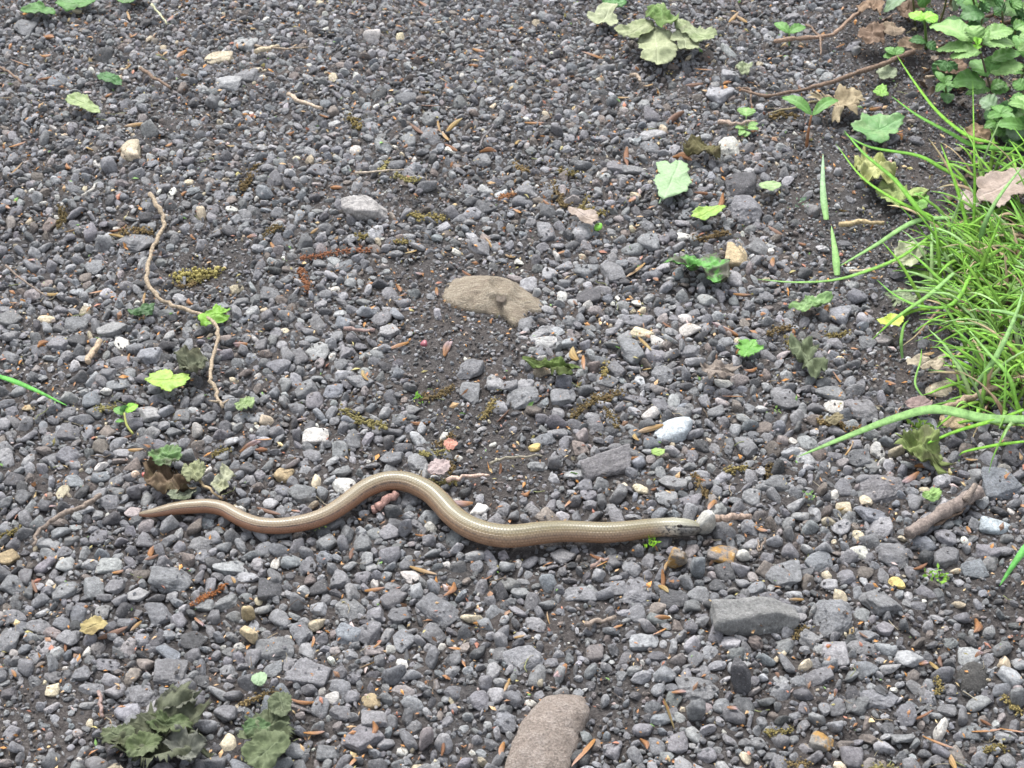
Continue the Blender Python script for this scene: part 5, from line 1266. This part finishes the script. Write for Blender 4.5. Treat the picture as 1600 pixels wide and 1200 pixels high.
blade([(1600, 640), (1560, 655), (1500, 672), (1455, 690), (1440, 698)], 7, 'thin blade running just under the wide grass blade', FG, FG, .008, .012, .008)
blade([(-8, 586), (25, 597), (60, 612), (105, 634)], 9, 'narrow green blade entering at the left edge', (.12, .38, .08), (.16, .45, .10), .006, .018, .010, short='the left edge grass blade')
blade([(1291, 343), (1286, 300), (1286, 240)], 12, 'pale dry-tipped blade strip standing left of the grass, upper', PG, (.32, .46, .3), .004, .008, .010, short='the upper blade strip')
blade([(1308, 430), (1305, 395), (1299, 353)], 13, 'pale blade strip left of the grass, lower', PG, PG, .004, .008, .010, short='the lower blade strip')
blade([(1615, 842), (1592, 870), (1562, 915)], 13, 'green blade slanting in at the right edge below the grass', (.13, .42, .10), (.17, .48, .12), .004, .020, .006)
blade([(1475, 352), (1410, 400), (1350, 425), (1300, 438), (1240, 441), (1182, 436)], 6, 'long thin blade trailing farthest left from the tuft', FG, PG, .004, .014, .008, short='the long trailing blade')
blade([(1490, 340), (1430, 346), (1365, 385), (1308, 418)], 9, 'pale blade arching down left toward the blade strips', PG, PG, .006, .018, .008)
blade([(1470, 352), (1440, 333), (1400, 283), (1350, 240), (1319, 204)], 9, 'tall blade reaching up left past the crinkled leaf', FG, DG, .014, .012, .030)
blade([(1468, 345), (1453, 337), (1400, 313), (1347, 277), (1306, 225)], 7, 'slimmer blade leaning up left, tip farthest left', FG, FG, .012, .010, .022)
blade([(1560, 224), (1547, 222), (1513, 213), (1467, 177), (1430, 130), (1401, 86)], 8, 'blade pointing up to the bramble twig end', FG, FG, .010, .010, .035)
blade([(1602, 234), (1560, 232), (1520, 227), (1483, 207), (1433, 180), (1393, 150)], 10, 'dark blade crossing below the broad-leaved plant', DG, DG, .010, .010, .022)
blade([(1505, 282), (1470, 262), (1433, 243), (1360, 230), (1318, 208)], 8, 'blade lying long above the crinkled yellowish leaf', FG, DG, .010, .012, .020)
blade([(1520, 372), (1523, 300), (1522, 233), (1520, 127)], 5, 'upright thin blade crossing in front of the plant', FG, FG, .004, .008, .070)
blade([(1528, 400), (1535, 360), (1558, 312), (1605, 250)], 9, 'tall pale blade bending right over the pinkish leaf', PG, PG, .012, .010, .060)
blade([(1515, 372), (1500, 310), (1485, 265), (1470, 225)], 7, 'blade rising steeply left of the pinkish leaf', FG, FG, .006, .010, .045)
blade([(1517, 428), (1500, 462), (1477, 480), (1433, 477), (1397, 460), (1370, 437)], 7, 'curved blade hooking left with upturned tip', FG, DG, .003, .020, .012)
blade([(1522, 605), (1553, 563), (1583, 503), (1600, 450)], 10, 'stout pale blade rising right from the lower tuft', PG, PG, .006, .010, .050)
blade([(1590, 640), (1577, 590), (1543, 550), (1507, 507)], 8, 'blade leaning left out of the lower tuft', FG, PG, .010, .010, .030)
blade([(1530, 582), (1492, 562), (1465, 542)], 8, 'short stout blade in front of the pale tan leaf', FG, FG, .006, .012, .016)
blade([(1490, 427), (1453, 460), (1400, 497), (1362, 531)], 7, 'blade reaching down left across the yellow leaf', PG, FG, .010, .022, .010)
blade([(1605, 498), (1567, 487), (1533, 483)], 8, 'short pale level blade at the right edge of the tuft', PG, PG, .006, .020, .024)
blade([(1600, 690), (1560, 695), (1510, 705), (1498, 712)], 6, 'thin blade curving below the stick under the grass', FG, FG, .004, .012, .010)
blade([(1410, 560), (1408, 535), (1412, 510), (1420, 500)], 6, 'short curved blade standing by the pale tan leaf', PG, FG, .004, .006, .024)
blade([(1450, 630), (1430, 600), (1438, 565), (1440, 545)], 4, 'thin blade loop behind the cream flint', PG, FG, .004, .006, .020)

def grass_mass():
    Vs, Fs, Cs = [], [], []; off = 0
    def add(bx, by, dirx, diry, L, w, lean, col, tip):
        nonlocal off
        b = P(bx, by, .001); k = mpp(bx, by)[0]
        az = math.atan2(diry, dirx); n = 9
        p = [b.copy()]; el = lean
        drop = rng.uniform(.06, .22)
        for i in range(n - 1):
            st = L / (n - 1)
            p.append(p[-1] + st * np.array([math.cos(az) * math.cos(el), math.sin(az) * math.cos(el), math.sin(el)]))
            el -= drop; az += rng.normal() * .05
            if p[-1][2] < .004: p[-1][2] = .004; el = max(el, 0)
        V, F, C = blade_geo(np.array(p), w, col, tip, .13, (0.1 * rng.normal(), -.4, 1))
        Vs.append(V); Fs.append(F + off); Cs.append(C); off += len(V)
    cl = [(1540, 470, 60, 75, 150), (1585, 390, 50, 55, 70), (1590, 570, 55, 60, 75), (1500, 420, 60, 50, 50), (1560, 640, 60, 35, 30), (1640, 480, 50, 120, 70), (1560, 300, 70, 50, 22), (1640, 330, 40, 80, 30)]
    for cx, cy, sx, sy, n in cl:
        for _ in range(int(n * 1.4)):
            bx, by = cx + rng.normal() * sx * .55, cy + rng.normal() * sy * .55
            th = rng.normal() * .9 + (math.pi * .86 if rng.random() < .7 else rng.uniform(0, 6.28))
            L = rng.uniform(.02, .062); lean = rng.uniform(.35, 1.35)
            g = rng.uniform(.75, 1.2)
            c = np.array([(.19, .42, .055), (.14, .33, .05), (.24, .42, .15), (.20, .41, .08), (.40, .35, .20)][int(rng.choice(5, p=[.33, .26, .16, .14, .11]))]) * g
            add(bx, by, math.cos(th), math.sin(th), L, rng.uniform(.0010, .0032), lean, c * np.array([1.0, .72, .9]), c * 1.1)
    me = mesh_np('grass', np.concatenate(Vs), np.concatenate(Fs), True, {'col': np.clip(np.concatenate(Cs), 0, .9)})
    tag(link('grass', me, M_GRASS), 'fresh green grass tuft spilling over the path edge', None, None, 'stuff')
grass_mass()
mark(1540, 480, 'the grass tuft')

# ---------------------------------------------------------------- rotting litter under the bank
def bank_litter():
    Vs, Fs, Cs = [], [], []; off = 0
    pal = np.array([(.16, .11, .075), (.10, .07, .05), (.22, .165, .11), (.065, .05, .04), (.13, .12, .06), (.28, .21, .15)])
    for i in range(420):
        q = rng.random()
        if q < .5: bx, by = rng.uniform(1385, 1680), rng.uniform(-40, 150)
        elif q < .75: bx, by = rng.uniform(1500, 1680), rng.uniform(140, 330)
        else: bx, by = 1560 + rng.normal() * 60, 480 + rng.normal() * 90
        if bx - 1385 < (by - 20) * .3: continue
        p = P(bx, by, rng.uniform(.001, .007)); L = rng.uniform(.004, .013); W = L * rng.uniform(.35, .8)
        g = np.linspace(-1, 1, 5); X, Y = np.meshgrid(g, g)
        hh = .18 * L * vnoise(X * 1.4 + i * 7.1, Y * 1.4, 41) + .12 * L * X ** 2 * rng.normal()
        edge = 1 - .25 * np.abs(X * Y) - .12 * rng.random(X.shape)
        V = np.stack([X * L / 2 * edge, Y * W / 2 * edge * (1 - .5 * X ** 2), hh], -1).reshape(-1, 3)
        V = V @ rand_rot(1, .7)[0].T + p
        idx = np.arange(25).reshape(5, 5)
        F = np.stack([idx[:-1, :-1], idx[:-1, 1:], idx[1:, 1:], idx[1:, :-1]], -1).reshape(-1, 4)
        Vs.append(V); Fs.append(F + off); off += 25
        Cs.append(np.tile(pal[rng.integers(len(pal))] * rng.uniform(.7, 1.2), (25, 1)))
    tag(link('leaf_litter', mesh_np('leaf_litter', np.concatenate(Vs), np.concatenate(Fs), True, {'col': np.concatenate(Cs)}), M_HUSK), 'dark rotting leaf litter under the plants and grass', None, None, 'stuff')
bank_litter()

# ---------------------------------------------------------------- live plants
def leaf3(name, p0, p1, wid, mat, parent, origin, sag=.12, fold=.25, serr=0.0, shape=.9, nu=27, nv=9, upv=(0, -.25, 1), cup=0.0):
    """leaf blade between two 3D points: oval outline, folded on the midrib, sagging, toothed"""
    p0, p1 = np.asarray(p0, float), np.asarray(p1, float); L = np.linalg.norm(p1 - p0)
    T = (p1 - p0) / L; s = np.cross(T, upv); s /= np.linalg.norm(s); nn = np.cross(s, T)
    t = np.linspace(0, 1, nu); a = np.linspace(-1, 1, nv)
    prof = np.sin(np.pi * t ** shape) ** .75
    prof[0] = .05; prof[-1] = .02
    V, vein = [], []
    for i in range(nu):
        w = wid / 2 * prof[i]
        for j in range(nv):
            ww = w * (1 + (serr * (1 if i % 2 else -1) if abs(a[j]) == 1 else 0))
            rip = .035 * wid * math.sin(t[i] * 26 - abs(a[j]) * 5) * abs(a[j])
            V.append(p0 + T * L * t[i] + s * ww * a[j] + nn * (fold * w * abs(a[j]) + rip - cup * w * a[j] ** 2 + L * sag * math.sin(math.pi * t[i]) ))
            vein.append(max(math.exp(-(a[j] / .14) ** 2), .55 * max(0, 1 - abs(math.sin(t[i] * 13 - abs(a[j]) * 3.2)) * 3)))
    V = np.array(V); nvx = len(V)
    V2 = np.vstack([V, V - nn * .0002])
    F = []
    for i in range(nu - 1):
        for j in range(nv - 1):
            A = i * nv + j
            F += [(A, A + nv, A + nv + 1, A + 1), (nvx + A, nvx + A + 1, nvx + A + nv + 1, nvx + A + nv)]
    return link(name, mesh_np(name, V2 - origin, np.array(F), True, {'vein': np.tile(vein, 2)}), mat, parent)

LG = lmat((.25, .42, .14), (.19, .36, .10), False, (.4, .65)); MGm = lmat((.14, .31, .075), (.11, .25, .055)); DKm = lmat((.085, .21, .06), (.06, .155, .045)); GGm = lmat((.25, .35, .22), (.18, .30, .13)); BRm = lmat((.30, .60, .08), (.25, .52, .07))

def plant(name, label, base, leaves, stems, stemcol=(.16, .18, .07), off=(1380, 0), sc=5.0, short=None, cat='plant'):
    B = P(base[0], base[1], 0)
    root = link(name, None, None, None, B); tag(root, label, cat, None)
    q = lambda x, y, z: P(off[0] + x / sc, off[1] + y / sc, z)
    for st in stems:
        pts = [q(*a[:3]) - B for a in st]
        tube('stem', pts, [a[3] for a in st], M_STALK, stemcol, root, 7, 5)
    for (x0_, y0_, z0_, x1_, y1_, z1_, w, mt, kw) in leaves:
        a, b = q(x0_, y0_, z0_), q(x1_, y1_, z1_)
        k = mpp(off[0] + x0_ / sc, off[1] + y0_ / sc)[0]
        leaf3('leaf', a, b, w / sc * k * 1.42, mt, root, B, **kw)
    if short: mark(base[0], base[1], short)
    return root
S0 = dict(serr=.075, fold=.18, sag=.10); S1 = dict(serr=0, fold=.15, sag=.12); S2 = dict(serr=.06, fold=-.1, sag=.15)
plant('nettle_plant', 'pale-topped leafy plant with toothed leaves, tallest at the right', (1556, 170), [
    (700, 330, .058, 362, 208, .052, 140, LG, dict(serr=0, fold=.2, sag=.12)),
    (745, 400, .054, 412, 396, .044, 100, LG, S0), (770, 410, .055, 520, 448, .046, 105, LG, S0),
    (775, 345, .058, 1028, 345, .050, 125, LG, S0), (770, 300, .058, 1020, 238, .060, 110, LG, S0),
    (725, 325, .060, 668, 205, .066, 105, LG, dict(serr=.14, fold=.3, sag=.2)), (760, 300, .060, 835, 245, .068, 70, LG, S0),
    (735, 345, .061, 700, 300, .066, 50, BRm, S0), (735, 345, .061, 775, 305, .066, 45, BRm, S0), (735, 350, .061, 735, 385, .060, 45, BRm, S0),
    (800, 655, .028, 535, 650, .030, 150, MGm, S1), (815, 600, .034, 690, 470, .036, 120, MGm, S0),
    (835, 570, .036, 1100, 515, .040, 125, LG, S0), (830, 480, .042, 1078, 415, .046, 95, MGm, S0), (830, 560, .036, 880, 430, .045, 90, MGm, S0),
    (840, 690, .022, 960, 650, .026, 80, MGm, S0), (840, 700, .02, 640, 740, .018, 70, MGm, S1), (840, 690, .02, 985, 700, .022, 110, MGm, S2)],
    [[(860, 850, 0, .0010), (835, 680, .02, .0010), (800, 560, .036, .0009), (765, 420, .052, .0008), (740, 360, .060, .0006)]], (.13, .10, .08), short='the pale-topped plant')
plant('lobed_plant', 'small plant with bright three-part top leaf, left of the pale-topped one', (1447, 72), [
    (320, 155, .040, 200, 105, .040, 80, BRm, S2), (320, 155, .040, 428, 122, .041, 90, BRm, S2), (325, 160, .040, 445, 205, .034, 60, MGm, S1), (325, 150, .040, 315, 165, .034, 60, BRm, S2),
    (335, 330, .012, 200, 320, .014, 70, DKm, S1), (335, 335, .012, 412, 392, .008, 70, DKm, S1)],
    [[(335, 380, 0, .0013), (332, 270, .018, .0012), (322, 155, .040, .0008)]], (.14, .25, .06))
plant('ground_cover_plant', 'dark oval-leaved plant at the back of the bank', (1500, 80), [
    (655, 205, .030, 440, 190, .030, 95, DKm, S1), (790, 110, .036, 598, 140, .034, 120, DKm, S1), (780, 90, .036, 830, 20, .044, 80, DKm, S1), (640, 210, .03, 800, 240, .026, 80, DKm, S1)],
    [[(640, 420, 0, .001), (650, 205, .03, .0008)], [(700, 420, 0, .001), (788, 105, .036, .0008)]])
plant('ground_cover_plant', 'grey-green leaves drooping in at the top edge', (1470, 40), [
    (500, -60, .05, 545, 85, .030, 110, GGm, S1), (200, -40, .045, 5, 95, .030, 90, GGm, S1), (300, -40, .04, 320, 60, .030, 90, MGm, S1), (690, -60, .05, 800, 25, .040, 90, MGm, S0), (900, -60, .05, 1000, 20, .04, 100, DKm, S0), (1020, 230, .03, 1120, 180, .034, 80, MGm, S1), (60, -30, .03, 130, 40, .024, 70, DKm, S1)],
    [[(420, 250, 0, .001), (480, 60, .03, .0009), (500, -60, .05, .0008)], [(250, 200, 0, .001), (230, -40, .045, .0008)], [(760, 250, 0, .001), (690, -60, .05, .0008)]])
plant('small_weed', 'little three-leaved weed at the tip of the bramble twig', (1399, 96), [
    (95, 430, .014, 12, 375, .016, 55, MGm, S1), (95, 430, .014, 155, 372, .016, 55, MGm, S1), (85, 445, .012, -5, 442, .012, 50, MGm, S1)], [[(100, 480, 0, .0005), (95, 430, .014, .0004)]], (.12, .28, .06))
plant('ivy_plant', 'dark curved leaf and shoot on the soil under the plant', (1472, 130), [
    (490, 470, .02, 415, 610, .008, 100, DKm, S1), (500, 480, .02, 560, 600, .008, 80, DKm, S1), (420, 600, .008, 540, 660, .004, 70, DKm, S1)], [[(480, 640, 0, .0007), (490, 470, .02, .0006)]])
plant('ivy_plant', 'grey-green toothed leaves crowding the right edge above the grass', (1580, 195), [
    (880, 850, .024, 752, 778, .028, 130, GGm, S0), (1110, 800, .03, 975, 795, .028, 110, MGm, S0), (980, 1020, .012, 830, 1045, .010, 100, MGm, S0), (1010, 985, .016, 880, 850, .024, 140, MGm, S0), (1110, 900, .02, 1005, 905, .022, 90, LG, S0), (1045, 1100, .012, 1020, 925, .026, 130, GGm, S0), (1100, 700, .03, 1010, 640, .034, 100, MGm, S0), (1110, 1000, .02, 1150, 900, .03, 110, MGm, S0), (960, 900, .02, 1000, 780, .03, 100, DKm, S0), (1120, 1080, .01, 1160, 980, .02, 120, DKm, S0), (940, 950, .012, 880, 960, .012, 90, DKm, S0)],
    [[(1000, 1150, 0, .0008), (960, 900, .02, .0007), (980, 780, .03, .0006)], [(1090, 1150, 0, .0008), (1100, 900, .022, .0007), (1110, 700, .03, .0006)], [(860, 1130, 0, .0007), (862, 1000, .012, .0006), (870, 850, .024, .0005)]], (.2, .2, .1))
plant('ground_cover_plant', 'dark leaves filling the top right corner', (1590, 60), [
    (1050, 120, .035, 1130, 60, .04, 120, DKm, S1), (1000, 140, .03, 1060, 240, .02, 110, DKm, S1), (950, 100, .035, 860, 60, .036, 100, DKm, S1), (1080, 200, .03, 1160, 260, .02, 120, DKm, S1), (1000, 60, .04, 1080, 0, .046, 100, MGm, S1), (880, 40, .04, 940, -40, .05, 100, DKm, S1), (1060, 330, .02, 1140, 330, .024, 100, MGm, S1), (560, 60, .03, 640, 0, .04, 80, DKm, S1)],
    [[(1020, 400, 0, .001), (1040, 150, .035, .0008)], [(940, 330, 0, .001), (930, 90, .038, .0008)]])
def whorl(name, label, base, H, levels, size, mats, lean=(0, 0), seed=0, cat='plant'):
    r = np.random.default_rng(seed)
    B = P(base[0], base[1], 0); root = link(name, None, None, None, B); tag(root, label, cat)
    top = np.array([lean[0], lean[1], H])
    tube('stem', [np.zeros(3), top * np.array([.3, .3, .5]), top], [.0011, .0009, .0006], M_STALK, (.13, .17, .06), root, 6, 4)
    az = r.uniform(0, 6.28)
    for i in range(levels):
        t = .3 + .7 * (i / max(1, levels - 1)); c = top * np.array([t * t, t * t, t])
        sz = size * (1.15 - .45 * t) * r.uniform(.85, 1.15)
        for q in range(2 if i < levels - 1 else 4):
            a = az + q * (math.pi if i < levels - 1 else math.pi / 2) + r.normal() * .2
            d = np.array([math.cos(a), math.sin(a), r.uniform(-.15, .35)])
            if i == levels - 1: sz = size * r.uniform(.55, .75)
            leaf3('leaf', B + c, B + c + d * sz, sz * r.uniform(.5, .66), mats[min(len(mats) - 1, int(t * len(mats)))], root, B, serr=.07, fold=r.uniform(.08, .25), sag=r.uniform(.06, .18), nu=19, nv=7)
        az += 1.57 + r.normal() * .2
    return root
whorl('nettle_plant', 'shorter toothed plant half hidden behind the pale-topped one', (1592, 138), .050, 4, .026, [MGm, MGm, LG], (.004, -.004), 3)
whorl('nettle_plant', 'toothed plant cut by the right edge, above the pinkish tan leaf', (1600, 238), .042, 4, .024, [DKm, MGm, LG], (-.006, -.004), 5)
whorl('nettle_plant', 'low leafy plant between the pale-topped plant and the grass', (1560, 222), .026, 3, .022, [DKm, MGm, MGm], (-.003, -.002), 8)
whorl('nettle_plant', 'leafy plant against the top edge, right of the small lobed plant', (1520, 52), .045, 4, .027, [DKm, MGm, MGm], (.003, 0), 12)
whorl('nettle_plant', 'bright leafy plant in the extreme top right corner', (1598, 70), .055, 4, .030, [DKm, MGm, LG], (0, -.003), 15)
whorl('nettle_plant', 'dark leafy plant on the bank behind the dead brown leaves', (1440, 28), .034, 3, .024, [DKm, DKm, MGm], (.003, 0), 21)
whorl('ivy_plant', 'small dark plant creeping out beneath the bramble twig end', (1478, 152), .014, 2, .018, [DKm, MGm], (-.004, -.003), 27)
# seedlings
plant('seedling', 'tall two-leaved seedling with a brown stem beside the dry tan leaf', (1261, 230), [(1268, 180, .022, 1221, 152, .028, 15, MGm, dict(fold=.3, sag=.15)), (1269, 181, .022, 1310, 157, .026, 13, MGm, dict(fold=.3, sag=.18))],
      [[(1260, 230, 0, .0013), (1263, 205, .012, .0011), (1268, 180, .023, .0007)]], (.24, .11, .05), (0, 0), 1.0, 'the tall seedling', 'seedling')
plant('seedling', 'small two-leaved green seedling near the top right', (1233, 72), [(1233, 52, .014, 1210, 36, .017, 13, MGm, dict(fold=.25, sag=.1)), (1233, 52, .014, 1259, 42, .016, 13, MGm, dict(fold=.25, sag=.12))],
      [[(1233, 73, 0, .0007), (1233, 52, .014, .0006)]], (.18, .32, .08), (0, 0), 1.0, 'the two-leaved seedling', 'seedling')
plant('seedling', 'tiny seedling with round pale green leaflets below the bramble twig', (1165, 205), [(1166, 182, .012, 1166, 168, .014, 20, LG, dict(fold=.1, sag=.1)), (1164, 200, .006, 1148, 199, .007, 8, LG, {}), (1168, 198, .007, 1185, 193, .008, 7, LG, {}), (1168, 201, .006, 1186, 202, .007, 7, LG, {}), (1163, 203, .005, 1155, 212, .004, 8, LG, {}), (1166, 205, .004, 1164, 214, .003, 10, LG, {})],
      [[(1165, 207, 0, .0005), (1166, 182, .012, .0004)]], (.25, .4, .15), (0, 0), 1.0, 'the round-leaved seedling', 'seedling')
plant('seedling', 'wilting sprig with yellowish stem above the withered heap', (207, 676), [(194, 648, .008, 178, 638, .008, 10, MGm, {}), (196, 644, .009, 216, 633, .010, 12, BRm, {}), (194, 658, .006, 180, 659, .006, 5, MGm, {}), (195, 642, .009, 190, 634, .012, 10, DKm, {})],
      [[(208, 678, .003, .0007), (198, 664, .006, .0008), (194, 645, .009, .0006)]], (.34, .36, .10), (0, 0), 1.0, 'the wilting sprig', 'seedling')

# ---------------------------------------------------------------- labels for the look-alikes, now that every landmark is known
mark(1090, 826, 'the slow worm snout'); mark(225, 803, 'the tail tip'); mark(610, 752, 'the arch of the worm'); mark(440, 822, 'the tail bend'); mark(760, 834, 'the worm belly bend'); mark(930, 832, 'the worm neck')
relation([(o, s[0], s[1], (s[4], s[2], s[3])) for o, s in singles], stone_noun)
for o, s in singles: tag(o, None, 'stone', 'larger stones of the gravel path')
relation(husk_items, lambda k: f'{k} bud husk')
relation(cat_items, lambda k: k)
